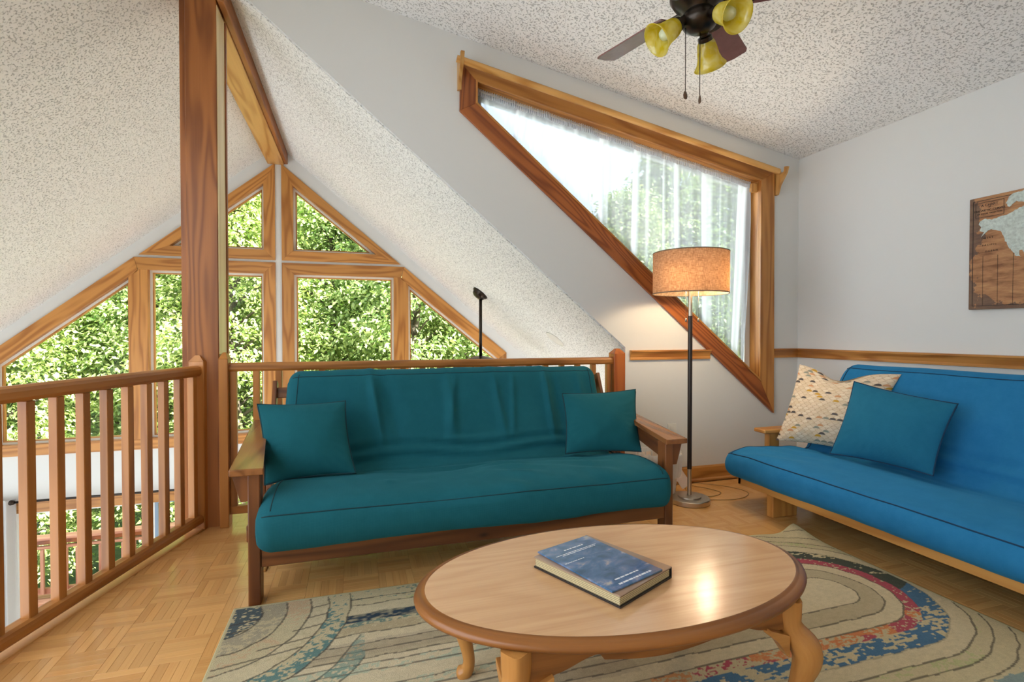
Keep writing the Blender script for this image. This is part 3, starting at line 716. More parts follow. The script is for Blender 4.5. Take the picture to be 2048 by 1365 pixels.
for y in (2.475, 0.65):
    MB().b2((2.412, y, 0.0), (2.60, y + 0.05, 0.152), u=2, ch=0.005).build('leg', W_FUT2, f2)
    MB().b2((3.05, y, 0.0), (3.20, y + 0.05, 0.152), u=2, ch=0.005).build('leg', W_FUT2, f2)
MB().b2((2.705, 2.85, 0.425), (3.30, 2.955, 0.452), u=0, ch=0.006).build('armrest', W_FUT2, f2)
MB().b2((2.765, 2.875, 0.0), (2.855, 2.92, 0.425), u=2, ch=0.004).build('arm_post', W_FUT2, f2)
MB().b2((3.2, 2.875, 0.0), (3.28, 2.92, 0.425), u=2, ch=0.004).build('arm_post', W_FUT2, f2)
MB().b2((2.765, 2.72, 0.155), (2.855, 2.90, 0.19), u=1, ch=0.004).build('arm_stretcher', W_FUT2, f2)

# ------------------------------------------------------------------ cushions
def cushion(name, BL, BR, TR, TL, th, mat, pipe, label, group, n=56, seed=1, colfn=None, concave=0.07, dent=0.0):
    BL, BR, TR, TL = map(Vector, (BL, BR, TR, TL)); nrm = ((BR - BL).cross(TL - BL)).normalized()
    t = thing(name, label, 'cushion', group)
    V = []; F = []; C = []
    def pt(u, v, side):
        cu_ = 1 - concave * (1 - v * v) ; cv = 1 - concave * (1 - u * u)
        uu, vv = u * cu_, v * cv
        a = (uu + 1) / 2; b = (vv + 1) / 2
        p = BL * (1 - a) * (1 - b) + BR * a * (1 - b) + TR * a * b + TL * (1 - a) * b
        h = max(0, (1 - u * u)) ** .62 * max(0, (1 - v * v)) ** .62
        h = th * .5 * h
        wr = 0
        e = max(abs(u), abs(v))
        if e < 1:
            wr = .006 * noise.noise(Vector((u * 2.2 + seed, v * 2.2, side))) + .0035 * math.sin(math.atan2(v, u) * 26 + seed) * max(0, (e - .55)) * 2 * (1 - e) * 3
            wr *= min(1, (1 - e) * 8)
        hh = h + wr
        if dent and side > 0: hh -= dent * math.exp(-((u - .1) / .3) ** 2 - ((v - .95) / .3) ** 2)
        if dent: p = p + (BL - TL).normalized() * dent * 2.0 * math.exp(-((u + .1) / .42) ** 2) * max(0, v) ** 3
        return p + nrm * hh * side
    for side in (1, -1):
        o = len(V)
        for i in range(n):
            for j in range(n):
                u = -math.cos(math.pi * i / (n - 1)) * .5 + (2 * i / (n - 1) - 1) * .5; v = -math.cos(math.pi * j / (n - 1)) * .5 + (2 * j / (n - 1) - 1) * .5
                V.append(pt(u, v, side)); C.append((u, v))
        for i in range(n - 1):
            for j in range(n - 1):
                a = o + i * n + j; q = (a, a + n, a + n + 1, a + 1); F.append(q if side > 0 else q[::-1])
    me = bpy.data.meshes.new('cover'); me.from_pydata(V, [], F); me.polygons.foreach_set('use_smooth', [True] * len(F))
    if colfn:
        ca = me.color_attributes.new('Col', 'FLOAT_COLOR', 'POINT'); ca.data.foreach_set('color', np.array([colfn(u, v) for u, v in C], dtype=np.float32).ravel())
    me.materials.append(mat); o = bpy.data.objects.new('cover', me); COL.objects.link(o); o.parent = t
    if pipe:
        path = [pt(x, -1, 1) for x in np.linspace(-1, 1, 26)[:-1]] + [pt(1, x, 1) for x in np.linspace(-1, 1, 26)[:-1]] + [pt(x, 1, 1) for x in np.linspace(1, -1, 26)[:-1]] + [pt(-1, x, 1) for x in np.linspace(1, -1, 26)[:-1]]
        MB().tube(path, 0.0042, 7, closed=True).build('piping', pipe, t)
    return t
cushion('throw_cushion', (-.40, 2.60, .415), (.005, 2.63, .43), (-.045, 2.84, .762), (-.468, 2.84, .762), .17, TEAL_P, PIPE_T, 'square teal throw cushion against the left armrest of the teal futon', 'throw cushions on the teal futon', seed=2)
cushion('throw_cushion', (1.145, 2.68, .435), (1.585, 2.60, .435), (1.665, 2.80, .772), (1.200, 2.86, .755), .16, TEAL_P, PIPE_T, 'square teal throw cushion against the right armrest of the teal futon', 'throw cushions on the teal futon', seed=5)
cushion('throw_cushion', (2.775, 2.405, .385), (2.850, 1.872, .385), (2.975, 1.84, .755), (2.97, 2.41, .82), .16, BLUE_P, PIPE_B, 'plain blue throw cushion with dark piping on the blue futon', 'throw cushions on the blue futon', seed=9, concave=.06)
def scallop(u, v):
    a, b = (u + 1) * 6.6, (v + 1) * 15.0
    r = int(math.floor(b)); off = .5 if r % 2 else 0; c = round(a - off) + off; dx = (a - c) / .5; dy = (b - r) / .92; q = dx * dx + dy * dy
    hsh = math.sin(c * 127.1 + r * 311.7) * 43758.5; hsh -= math.floor(hsh)
    if q < 1:
        base = (lin(226, 206, 180), lin(218, 198, 168), lin(230, 214, 190))[int(hsh * 53) % 3]
        if hsh < .075 and q < .86: base = lin(92, 86, 84)
        elif hsh < .115 and q < .86: base = lin(200, 154, 60)
        elif hsh < .15 and q < .86: base = lin(206, 152, 112)
        elif hsh < .20 and q < .86: base = lin(146, 146, 132)
        elif q > .72: base = lin(198, 172, 142)
        return base
    return lin(222, 204, 178)
PAT = m_vcol('scallop_print', 0.9, nscale=300, nstr=0.1, spec=0.15)
cushion('throw_cushion', (2.80, 2.85, .375), (3.01, 2.37, .375), (3.165, 2.262, .872), (2.95, 2.80, .905), .19, PAT, None, 'cream throw cushion with a scallop print at the end of the blue futon', 'throw cushions on the blue futon', n=190, seed=13, colfn=scallop, concave=.06, dent=.035)

# ------------------------------------------------------------------ rug
def rug_cols(X, Y):
    n = X.shape[0]
    def vn(sx, sy, seed):
        r = np.random.default_rng(seed); g = r.random((64, 64)); x = X * sx; y = Y * sy
        xi = np.floor(x).astype(int); yi = np.floor(y).astype(int); fx = x - xi; fy_ = y - yi; fx = fx * fx * (3 - 2 * fx); fy_ = fy_ * fy_ * (3 - 2 * fy_)
        G = lambda a, b: g[a % 64, b % 64]
        return (G(xi, yi) * (1 - fx) + G(xi + 1, yi) * fx) * (1 - fy_) + (G(xi, yi + 1) * (1 - fx) + G(xi + 1, yi + 1) * fx) * fy_
    L = lambda *c: np.array(lin(*c)[:3])
    base = L(204, 188, 150); cream = L(214, 198, 164); grey = L(168, 152, 128); line = L(84, 76, 70)
    C = np.zeros(X.shape + (3,)) + base
    big = vn(4, 4, 1) * .5 + vn(9, 9, 2) * .5; sp = vn(60, 90, 3) * .5 + vn(110, 160, 4) * .5; st = vn(14, 70, 5) * .4 + vn(60, 120, 6) * .6
    def put(mask, col, a=1.0):
        aa = (mask * a)[..., None]; C[:] = C * (1 - aa) + col * aa
    wob = (vn(20, 20, 8) - .5) * .010
    d = np.hypot(np.maximum(X - 1.945, 0), (Y - 1.69)) + wob
    right = np.clip((X - .9) / .6, 0, 1)
    # stadium bands
    put((d < .112), cream); put((d > .112) & (d < .20), grey, .45); put((d > .20) & (d < .262), cream, .8)
    red = (d > .265) & (d < .318); blu = (d > .318) & (d < .40)
    thr = .40 + .25 * (1 - right)
    put(red & (sp * .65 + big * .35 > thr + .06), L(172, 44, 84), .85); put(red & (big < .45) & (sp > .45), L(214, 140, 84), .8)
    put(red & (X < .9) & (sp > .35), L(186, 168, 134)); 
    up_ = (Y - 1.69 + (big - .5) * .5 * (X > 1.9)) > .10 * (X > 1.9)
    put(blu & (st * .6 + big * .4 > .47) & ~up_, L(34, 104, 146), .88)
    put(blu & up_ & (X > .8) & (st * .6 + big * .4 > .45), L(46, 62, 62), .9)
    put(blu & up_ & (X <= .8) & (d > .345), L(26, 56, 78), np.clip(1.5 * st, 0, .95)); put(blu & up_ & (X <= .8) & (d <= .345) & (sp > .45), L(84, 122, 118), .8)
    band4 = (d > .40) & (d < .47); put(band4, cream, .6); put((d > .47) & (d < .52) & (sp * .5 + big * .5 > .58), L(170, 178, 120), .6)
    put((d > .50) & up_ & (X < 1.2) & (sp * .6 + big * .4 > .5), L(90, 124, 118), .75)
    put((d > .60) & (d < .70) & ~up_ & (st + big > 1.15), L(58, 128, 150), .6); put((d > .75) & (d < .86) & (st + big > 1.05), L(200, 120, 90), .5)
    put((d > .13) & (d < .22) & (X < .9), grey, .4 + .4 * 0)
    put((d > .03) & (d < .08) & (X < 1.2) & (sp * .5 + big * .5 > .52), L(150, 178, 158), .5)
    for r_ in (.112, .20, .263, .402, .47, .52, .585, .66, .74, .83, .92):
        put(np.abs(d - r_) < .0034, line, .75 if r_ != .402 else .35)
    for r_ in (.04, .08, .30 if False else .155): put((np.abs(d - r_) < .0034) & (X < 1.0), line, .7)
    # left arcs
    e = np.hypot(X + .47, .85 * (Y - 2.20)) + wob * .8; lf = (X < .03)
    inn = lf & (e < .452)
    for lo, hi, col, a, th_ in ((0, .12, L(30, 70, 90), .85, .52), (.12, .21, L(150, 140, 124), .6, .45), (.21, .30, L(198, 150, 118), .45, .5), (.30, .37, cream, .5, .3), (.37, .452, L(70, 122, 124), .85, .5)):
        m = inn & (e >= lo) & (e < hi); put(m, base); put(m & (sp * .55 + big * .45 > th_), col, a)
    for r_ in (.12, .21, .30, .37, .452): put(lf & (np.abs(e - r_) < .0034), line, .75)
    for yy, r0, r1 in ((2.19, .30, .37), (2.12, .30, .37), (2.05, .28, .37), (1.98, .25, .37), (2.20, .0, .12), (2.14, .0, .12), (1.93, .21, .37)): put(lf & (np.abs(Y - yy - .2 * (X + .2)) < .0045) & (e > r0) & (e < r1), line, .7)
    lo2 = lf & (e > .452) & (Y < 1.95); 
    for r_ in (.53, .60, .68, .77): put(lo2 & (np.abs(e - r_) < .0034), line, .7)
    put(lo2 & (e > .53) & (e < .60) & (sp * .5 + big * .5 > .53), L(96, 136, 128), .6)
    C *= (.90 + .2 * sp)[..., None]
    bx = (X < -.455) | (X > 2.355) | (Y > 2.272); C[bx] = L(206, 192, 150)
    return C
def rug():
    x0, x1, y0, y1 = -.467, 2.367, .35, 2.283; nx, ny = 640, 440
    xs = np.linspace(x0, x1, nx); ys = np.linspace(y0, y1, ny); X, Y = np.meshgrid(xs, ys, indexing='ij'); C = rug_cols(X, Y)
    cu_ = np.exp(-(np.hypot((X - x1) * 1.3, (Y - y1)) / .13) ** 2); Z = .011 + .035 * cu_ + .0012 * np.sin(X * 9) * np.sin(Y * 7)
    Yw = Y - .03 * np.exp(-((X - 2.24) / .09) ** 2) * np.clip((Y - 2.0) / .28, 0, 1) ** 2
    V = np.stack([X, Yw, Z], -1).reshape(-1, 3)
    i, j = np.meshgrid(np.arange(nx - 1), np.arange(ny - 1), indexing='ij'); a = (i * ny + j).ravel(); F = np.stack([a, a + ny, a + ny + 1, a + 1], 1)
    bd = [k * ny for k in range(nx)] + [(nx - 1) * ny + k for k in range(1, ny)] + [k * ny + ny - 1 for k in range(nx - 2, -1, -1)] + [k for k in range(ny - 2, 0, -1)]
    nb_ = len(bd); o = len(V); V2_ = V[bd].copy(); V2_[:, 2] -= .010; V = np.vstack([V, V2_])
    F2 = np.array([[bd[(k + 1) % nb_], bd[k], o + k, o + (k + 1) % nb_] for k in range(nb_)]); F = np.vstack([F, F2])
    cc = np.ones((len(V), 4), np.float32); cc[:o, :3] = C.reshape(-1, 3); cc[o:, :3] = lin(206, 192, 150)[:3]
    me = bpy.data.meshes.new('area_rug'); me.vertices.add(len(V)); me.vertices.foreach_set('co', V.astype(np.float32).ravel())
    me.loops.add(F.size); me.loops.foreach_set('vertex_index', F.astype(np.int32).ravel()); me.polygons.add(len(F))
    me.polygons.foreach_set('loop_start', np.arange(0, F.size, 4, dtype=np.int32)); me.update(calc_edges=True); me.validate()
    ca = me.color_attributes.new('Col', 'FLOAT_COLOR', 'POINT'); ca.data.foreach_set('color', cc.ravel())
    me.polygons.foreach_set('use_smooth', [True] * len(me.polygons))
    me.materials.append(m_vcol('rug_pile', 1.0, nscale=260, nstr=0.7, spec=0.05, speck=0.28)); o = bpy.data.objects.new('area_rug', me); COL.objects.link(o)
    tag(o, 'beige area rug with arched bands of crimson, blue and teal', 'rug')
rug()

# ------------------------------------------------------------------ coffee table
TC = Vector((0.749, 1.357, 0)); TA, TB = 0.600, 0.353; TZ = 0.42; TR_ = Matrix.Rotation(math.radians(-1.55), 3, 'Z')
ct = thing('coffee_table', 'oval honey oak coffee table with cabriole legs on the rug', 'table')
def ell(k, da, z): return TC + TR_ @ Vector(((TA + da) * math.cos(k), (TB + da) * math.sin(k), z))
NE = 96
# five glued boards of the top as one flat oval plus a moulded edge
mb = MB(); ks = [2 * math.pi * i / NE for i in range(NE)]
ringv = [[ell(k, da, z) for k in ks] for da, z in ((-.030, TZ - .024), (-.030, TZ))]
V = [p for r_ in ringv for p in r_]; F = [tuple(range(NE, 2 * NE)), tuple(range(NE))[::-1]] + [(i, (i + 1) % NE, NE + (i + 1) % NE, NE + i) for i in range(NE)]
mb.add(V, F, [(p.x, p.y, p.z) for p in V]); mb.build('table_top', W_OAK, ct)
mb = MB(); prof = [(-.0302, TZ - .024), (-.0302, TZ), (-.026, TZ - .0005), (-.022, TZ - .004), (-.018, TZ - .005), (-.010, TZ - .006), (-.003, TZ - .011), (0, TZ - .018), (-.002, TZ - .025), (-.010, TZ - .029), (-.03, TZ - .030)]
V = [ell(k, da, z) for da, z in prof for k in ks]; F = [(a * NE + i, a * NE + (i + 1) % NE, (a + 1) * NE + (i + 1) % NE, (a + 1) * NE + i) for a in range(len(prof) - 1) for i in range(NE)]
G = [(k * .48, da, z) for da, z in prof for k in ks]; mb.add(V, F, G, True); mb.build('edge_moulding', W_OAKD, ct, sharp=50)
LX, LY0, LY1 = 0.395, 1.115, 1.605
def leg(cx, cy, sx, sy):
    dg = Vector((sx * .85, sy * .53, 0)).normalized(); b = Vector((cx, cy, 0)); mb = MB()
    key = [(.0, .391, .030), (.0, .33, .030), (.012, .30, .033), (.040, .262, .040), (.046, .225, .037), (.030, .165, .027), (.012, .105, .021), (.004, .060, .019), (.012, .030, .022), (.030, .014, .026), (.036, .011, .020)]
    P = cat_rom([(k[0], k[1], k[2]) for k in key], 40, closed=False)
    pts = [b + dg * p[0] + Vector((0, 0, p[1])) for p in P]; seg = 16; V = []; F = []; G = []
    sd_ = Vector((-dg.y, dg.x, 0))
    for i, (p, q) in enumerate(zip(pts, P)):
        sqr = min(1, max(0, (q[1] - .30) / .05)); r_ = q[2]
        tz = (pts[min(i + 1, 39)] - pts[max(i - 1, 0)]).normalized(); x_ = sd_; y_ = tz.cross(x_).normalized()
        for k in range(seg):
            an = 2 * math.pi * k / seg + math.pi / 4; c_, s_ = math.cos(an), math.sin(an); e_ = 1 - .55 * sqr
            c2 = math.copysign(abs(c_) ** e_, c_); s2 = math.copysign(abs(s_) ** e_, s_)
            V.append(p + x_ * r_ * c2 + y_ * r_ * s2); G.append((p.z * 1.0, r_ * c2, r_ * s2))
    F = [(i * seg + k, i * seg + (k + 1) % seg, (i + 1) * seg + (k + 1) % seg, (i + 1) * seg + k) for i in range(39) for k in range(seg)] + [tuple(range(seg)), tuple(39 * seg + k for k in range(seg))[::-1]]
    mb.add(V, F, G, True); o = mb.build('leg', W_OAKM, ct, sharp=50)
    # carved ears beside the knee
    for dv in (Vector((-sx, 0, 0)), Vector((0, -sy, 0))):
        n_ = Vector((0, sy, 0)) if dv.x else Vector((sx, 0, 0)); q0 = b + n_ * .012
        poly = [(0.02, .30), (.085, .325), (.085, .31), (.055, .285), (.03, .25), (.02, .24)]
        MB().slab(poly, [], lambda a, z, n, q0=q0, dv=dv, n_=n_: q0 + dv * a + n_ * n + Vector((0, 0, z)), -.014, .014)  .build('knee_block', W_OAKM, ct, bev=.004)
for sx in (-1, 1):
    for sy in (-1, 1): leg(TC.x + sx * LX, (LY0 if sy < 0 else LY1), sx, sy)
def apron(p, q, L):
    n = 60; top = .392; lo = []
    for i in range(n + 1):
        a = i / n; s_ = abs(a - .5) * 2
        z = .335 - .022 * math.cos(s_ * math.pi * 1.0) * (s_ < .5) + (.014 * math.cos((s_ - .5) * 2 * math.pi * 1.5) if s_ >= .5 else 0)
        if s_ > .8: z -= .02 * (s_ - .8) / .2
        lo.append((a * L, z))
    poly = lo + [(L, top), (0, top)]; d = (Vector(q) - Vector(p)).normalized(); nn = Vector((-d.y, d.x, 0))
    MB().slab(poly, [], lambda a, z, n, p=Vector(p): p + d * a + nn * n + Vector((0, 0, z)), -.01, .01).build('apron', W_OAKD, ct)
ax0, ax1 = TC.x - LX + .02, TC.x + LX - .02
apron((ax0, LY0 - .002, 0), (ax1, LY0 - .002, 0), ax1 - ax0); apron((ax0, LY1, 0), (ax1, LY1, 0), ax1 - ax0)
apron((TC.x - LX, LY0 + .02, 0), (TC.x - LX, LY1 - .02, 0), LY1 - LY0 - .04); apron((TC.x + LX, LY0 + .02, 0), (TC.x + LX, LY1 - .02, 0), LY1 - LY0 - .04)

# ------------------------------------------------------------------ book and magazine
def m_sky_cover():
    t = Nt('painted_sky_cover'); tc = t.n('ShaderNodeTexCoord'); mp = t.n('ShaderNodeMapping'); mp.inputs['Scale'].default_value = (14, 24, 1); t.l(tc, 'Object', mp, 0)
    n1 = t.n('ShaderNodeTexNoise', i_Scale=1.0, i_Detail=5.0, i_Roughness=.6, i_Distortion=.6); t.l(mp, 0, n1, 'Vector')
    n2 = t.n('ShaderNodeTexNoise', i_Scale=.55, i_Detail=3.0); t.l(mp, 0, n2, 'Vector')
    c = ramp(t, n1.outputs[0], [(.35, lin(36, 84, 116)), (.5, lin(70, 116, 158)), (.60, lin(120, 140, 178)), (.68, lin(206, 200, 186))])
    c = t.mix(t.math('MULTIPLY', n2.outputs[0], .5), c, lin(60, 104, 150)); t.bsdf(c, .12, spec=.6, Coat_Weight=.6, Coat_Roughness=.06); return t.m
SKYC = m_sky_cover(); DARKC = m_flat('dark_cover', lin(42, 34, 30), .4, nscale=60, nstr=.02)
bc = Vector((.687, 1.342, TZ)); bu = (Vector((.862, 1.257, 0)) - Vector((.644, 1.155, 0))).normalized(); bv = Vector((-bu.y, bu.x, 0))
BR_ = Matrix((bu, bv, Vector((0, 0, 1)))).transposed()
bk = thing('book', 'thick hardcover book lying on the oval coffee table', 'book')
MB().box(bc + Vector((0, 0, .003)), (.246, .312, .005), R=BR_, ch=.001).build('back_cover', DARKC, bk)
MB().box(bc + Vector((0, 0, .0175)) - bu * .002, (.236, .304, .023), R=BR_, ch=.001).build('page_block', CREAM, bk)
for k in range(5): MB().box(bc + Vector((0, 0, .0085 + k * .0045)) - bu * .002, (.2368, .3048, .0007), R=BR_, ch=0).build('page_edge', DARKC, bk)
MB().box(bc + Vector((0, 0, .0315)), (.246, .312, .004), R=BR_, ch=.001).build('front_cover', m_flat('clear_jacket', lin(168, 140, 118), .08, spec=.8, nscale=30, nstr=.02), bk)
MB().box(bc + bu * .1215 + Vector((0, 0, .017)), (.004, .312, .032), R=BR_, ch=.001).build('spine', DARKC, bk)
mu = (Vector((.822, 1.236, 0)) - Vector((.63, 1.168, 0))).normalized(); mv = Vector((-mu.y, mu.x, 0)); MR = Matrix((mu, mv, Vector((0, 0, 1)))).transposed()
mc = Vector((.675, 1.342, TZ + .0368)); mg = thing('magazine', 'glossy blue painted-sky magazine lying askew on the hardcover book', 'magazine', loc=mc)
mg.rotation_euler = MR.to_euler()
MB().box((0, 0, 0), (.206, .300, .005), ch=.001).build('cover', SKYC, mg)
INK = m_flat('white_ink', lin(226, 232, 238), .5, nscale=50, nstr=.01)
def marks(y, x0, x1, h, gap):
    x = x0; mb = MB()
    while x < x1:
        wd = min(random.uniform(.006, .02), x1 - x); mb.box((x + wd / 2, y, .0027), (wd, h, .0004), ch=0); x += wd + gap
    mb.build('print_line', INK, mg)
marks(.105, -.035, .045, .005, .003); marks(.085, -.085, .080, .003, .002); marks(.078, -.065, .070, .003, .002); marks(.035, -.095, -.02, .003, .003)
marks(-.135, -.06, .07, .006, .003); marks(-.112, -.05, .045, .005, .003)

# ------------------------------------------------------------------ floor lamp
lp = thing('floor_lamp', 'floor lamp with linen drum shade between the two futons', 'lamp'); LX_, LY_ = 2.122, 2.885
c = (LX_, LY_, 0)
MB().lathe([(0, 0), (.128, 0), (.131, .004), (.131, .030), (.127, .034), (.075, .036), (.074, .044), (.06, .047), (.018, .049), (0, .049)], c, seg=56).build('base', NICKEL, lp, sharp=35)
MB().lathe([(.0135, .045), (.0135, .22)], c, seg=20).build('lower_pole', NICKEL, lp, sharp=40)
MB().lathe([(.0145, .22), (.0145, 1.235)], c, seg=20).build('middle_pole', BLACK, lp, sharp=40)
MB().lathe([(.0125, 1.235), (.0125, 1.47), (.022, 1.475), (.022, 1.50), (0, 1.50)], c, seg=20).build('upper_pole', NICKEL, lp, sharp=40)
def m_shade():
    t = Nt('linen_shade'); tc = t.n('ShaderNodeTexCoord'); mp = t.n('ShaderNodeMapping'); mp.inputs['Scale'].default_value = (40, 40, 330); t.l(tc, 'Object', mp, 0)
    nz = t.n('ShaderNodeTexNoise', i_Scale=1.0, i_Detail=3.0); t.l(mp, 0, nz, 'Vector')
    mp2 = t.n('ShaderNodeMapping'); mp2.inputs['Scale'].default_value = (330, 330, 40); t.l(tc, 'Object', mp2, 0)
    nz2 = t.n('ShaderNodeTexNoise', i_Scale=1.0, i_Detail=2.0); t.l(mp2, 0, nz2, 'Vector')
    f = t.math('MULTIPLY', t.math('ADD', nz.outputs[0], nz2.outputs[0]), .5)
    c_ = ramp(t, f, [(.38, lin(160, 130, 104)), (.62, lin(214, 186, 156))])
    d = t.n('ShaderNodeBsdfDiffuse'); t.t.links.new(c_, d.inputs[0]); tr = t.n('ShaderNodeBsdfTranslucent'); t.t.links.new(c_, tr.inputs[0])
    mx = t.n('ShaderNodeMixShader'); mx.inputs[0].default_value = .5; t.l(d, 0, mx, 1); t.l(tr, 0, mx, 2); t.l(mx, 0, t.out, 0); return t.m
SHZ0, SHZ1, SHR = 1.382, 1.648, .240
MB().lathe([(SHR, SHZ0), (SHR, SHZ1), (SHR - .003, SHZ1), (SHR - .003, SHZ0), (SHR, SHZ0)], c, seg=72, cap=False).build('lamp_shade', m_shade(), lp, sharp=40)
for z in (SHZ0, SHZ1): MB().tube([(LX_ + (SHR - .001) * math.cos(a), LY_ + (SHR - .001) * math.sin(a), z) for a in np.linspace(0, 2 * math.pi, 73)[:-1]], .0035, 6, closed=True).build('shade_rim', m_flat('taupe_rim', lin(128, 108, 90), .7, nscale=90, nstr=.02), lp)
for a in (0, 2.094, 4.189): MB().tube([(LX_, LY_, 1.60), (LX_ + (SHR - .002) * math.cos(a), LY_ + (SHR - .002) * math.sin(a), SHZ1 - .004)], .002, 6).build('spider_arm', NICKEL, lp)
MB().tube([(LX_, LY_, 1.49), (LX_, LY_, 1.61)], .003, 6).build('stem', NICKEL, lp)
def m_emit(name, col, s):
    t = Nt(name); e = t.n('ShaderNodeEmission'); e.inputs[0].default_value = col; e.inputs[1].default_value = s; t.l(e, 0, t.out, 0); return t.m
BULB = m_emit('warm_bulb', (1, .80, .52, 1), 9.0)
for dx in (-.07, .075):
    b = MB().lathe([(0, -.055), (.018, -.05), (.030, -.02), (.030, .0), (.022, .022), (.012, .04), (.012, .06), (0, .06)], (LX_ + dx, LY_ - abs(dx) * .3, 1.485), R=Matrix.Rotation(math.radians(0), 3, 'Y'), seg=18).build('bulb', BULB, lp)
    ld = bpy.data.lights.new('bulb_light', 'POINT'); ld.energy = 1.6 if dx < 0 else 3.6; ld.color = (1, .78, .5); ld.shadow_soft_size = .03
    lo = bpy.data.objects.new('bulb_light', ld); COL.objects.link(lo); lo.location = (LX_ + dx * 1.3, LY_ - .05, 1.47); lo.parent = lp
    MB().tube([(LX_, LY_, 1.495), (LX_ + dx, LY_ - abs(dx) * .3, 1.54)], .006, 8).build('socket_arm', NICKEL, lp)
for dx, zz in ((-.055, 1.215), (.04, 1.215)):
    MB().tube([(LX_ + dx, LY_ - .03, 1.44), (LX_ + dx, LY_ - .03, zz)], .0013, 5).build('pull_chain', NICKEL, lp)
    MB().lathe([(0, 0), (.0055, 0), (.0055, .022), (0, .024)], (LX_ + dx, LY_ - .03, zz - .02), seg=10).build('pull_knob', NICKEL, lp)
cd_ = [(2.08, 2.98, .006), (2.2, 3.0, .004), (2.33, 2.93, .004), (2.45, 2.98, .004), (2.42, 3.10, .004), (2.36, 3.18, .004), (2.43, 3.22, .004), (2.58, 3.10, .004), (2.64, 2.95, .004), (2.56, 2.86, .004), (2.42, 2.83, .004), (2.28, 2.87, .004), (2.22, 2.88, .006)]
CORD = m_flat('clear_cord', lin(176, 140, 92), .25, nscale=40, nstr=.01)
MB().tube([tuple(p) for p in cat_rom(cd_, 90, closed=False)], .0028, 6).build('power_cord', CORD, lp)
MB().tube([tuple(p) for p in cat_rom([(2.26, YB - .012, .38), (2.25, 3.24, .28), (2.23, 3.15, .16), (2.22, 3.08, .05), (2.2, 3.02, .006), (2.12, 2.99, .005), (2.08, 2.98, .006)], 50, closed=False)], .0028, 6).build('power_cord', CORD, lp)
tg = MB().board((2.155, 3.09, .165), (2.215, 3.04, .05), (.8, -.1, .4), .075, .0012, ch=0); tg.build('care_tag', m_flat('pink_white_tag', lin(232, 206, 190), .6, nscale=50, nstr=.01), lp)

# waste basket with plastic liner behind the right armrest
wb = thing('waste_basket', 'white waste basket with a clear plastic liner beside the floor lamp', 'basket'); c = (2.005, 3.065, 0)
MB().lathe([(0, .002), (.105, .002), (.108, .01), (.138, .275), (.134, .275), (.104, .012), (0, .012)], c, seg=40).build('bucket', m_flat('white_bucket', lin(222, 206, 190), .5, nscale=40, nstr=.02), wb, sharp=40)
def liner(u, v):
    a = u * 2 * math.pi; w_ = .004 * math.sin(a * 17 + v * 4) + .003 * math.sin(a * 31)
    prof = [(.128, .20), (.136, .275), (.143, .305), (.150, .298), (.152, .24), (.145, .15)]; q = v * 5; i = min(4, int(q)); f = q - i
    r_ = prof[i][0] * (1 - f) + prof[i + 1][0] * f; z = prof[i][1] * (1 - f) + prof[i + 1][1] * f
    return (c[0] + (r_ + w_) * math.cos(a), c[1] + (r_ + w_) * math.sin(a), z + w_)
MB().grid(liner, 120, 26, wrapu=True).build('liner', m_sheer('plastic_liner', (.93, .93, .93, 1), .45, .4), wb)

# ------------------------------------------------------------------ map on the right wall
mp_ = thing('wall_map', 'antique brown world chart canvas with pale continents on the side wall', 'picture')
MY0, MY1, MZ0, MZ1 = .98, 2.062, 1.256, 1.892
def m_map():
    t = Nt('aged_chart'); tc = t.n('ShaderNodeTexCoord'); mp = t.n('ShaderNodeMapping'); mp.inputs['Scale'].default_value = (1, 5, 26); t.l(tc, 'Object', mp, 0)
    n1 = t.n('ShaderNodeTexNoise', i_Scale=1.6, i_Detail=5.0, i_Roughness=.65); t.l(mp, 0, n1, 'Vector')
    c_ = ramp(t, n1.outputs[0], [(.3, lin(126, 84, 54)), (.5, lin(172, 122, 82)), (.7, lin(192, 146, 100))])
    n2 = t.n('ShaderNodeTexNoise', i_Scale=6.0, i_Detail=6.0, i_Roughness=.7); t.l(tc, 'Object', n2, 'Vector')
    sx = t.n('ShaderNodeSeparateXYZ'); t.l(tc, 'Object', sx, 0)
    ey = t.math('MULTIPLY', t.math('SUBTRACT', MY1, sx.outputs[1]), 7.0); ez = t.math('MULTIPLY', t.math('SUBTRACT', sx.outputs[2], MZ0), 7.0)
    e = t.math('MINIMUM', t.math('MINIMUM', ey, ez), 1.0)
    f = t.math('GREATER_THAN', t.math('SUBTRACT', n2.outputs[0], t.math('MULTIPLY', e, .35)), .40)
    c_ = t.mix(t.math('MULTIPLY', f, .7), c_, lin(74, 66, 64)); t.bsdf(c_, .7); return t.m
MB().b2((XR - .032, MY0, MZ0), (XR, MY1, MZ1), ch=.003).build('canvas', m_map(), mp_)
INKD = m_flat('dark_ink', lin(52, 38, 34), .7, nscale=50, nstr=.01)
xf = XR - .032
def ln(y0, z0, y1, z1, wd=.003): MB().board((xf - .0004, y0, z0), (xf - .0004, y1, z1), (0, .3, 1) if abs(y1 - y0) > abs(z1 - z0) else (0, 1, .3), wd, .0012, ch=0).build('border_line', INKD, mp_)
ln(MY1 - .02, MZ0 + .02, MY1 - .02, MZ1 - .02); ln(MY1 - .02, MZ1 - .02, MY0 + .02, MZ1 - .02); ln(MY1 - .02, MZ0 + .02, MY0 + .02, MZ0 + .02)
ty0, ty1, tz0, tz1 = MY1 - .032, MY1 - .165, MZ1 - .115, MZ1 - .033
for a in ((ty0, tz0, ty0, tz1), (ty1, tz0, ty1, tz1), (ty0, tz0, ty1, tz0), (ty0, tz1, ty1, tz1)): ln(*a, wd=.0022)
for y in (MY1 - .07, MY1 - .14, MY1 - .21, MY1 - .28): ln(y, MZ0 + .02, y, MZ0 + .30, .0014)
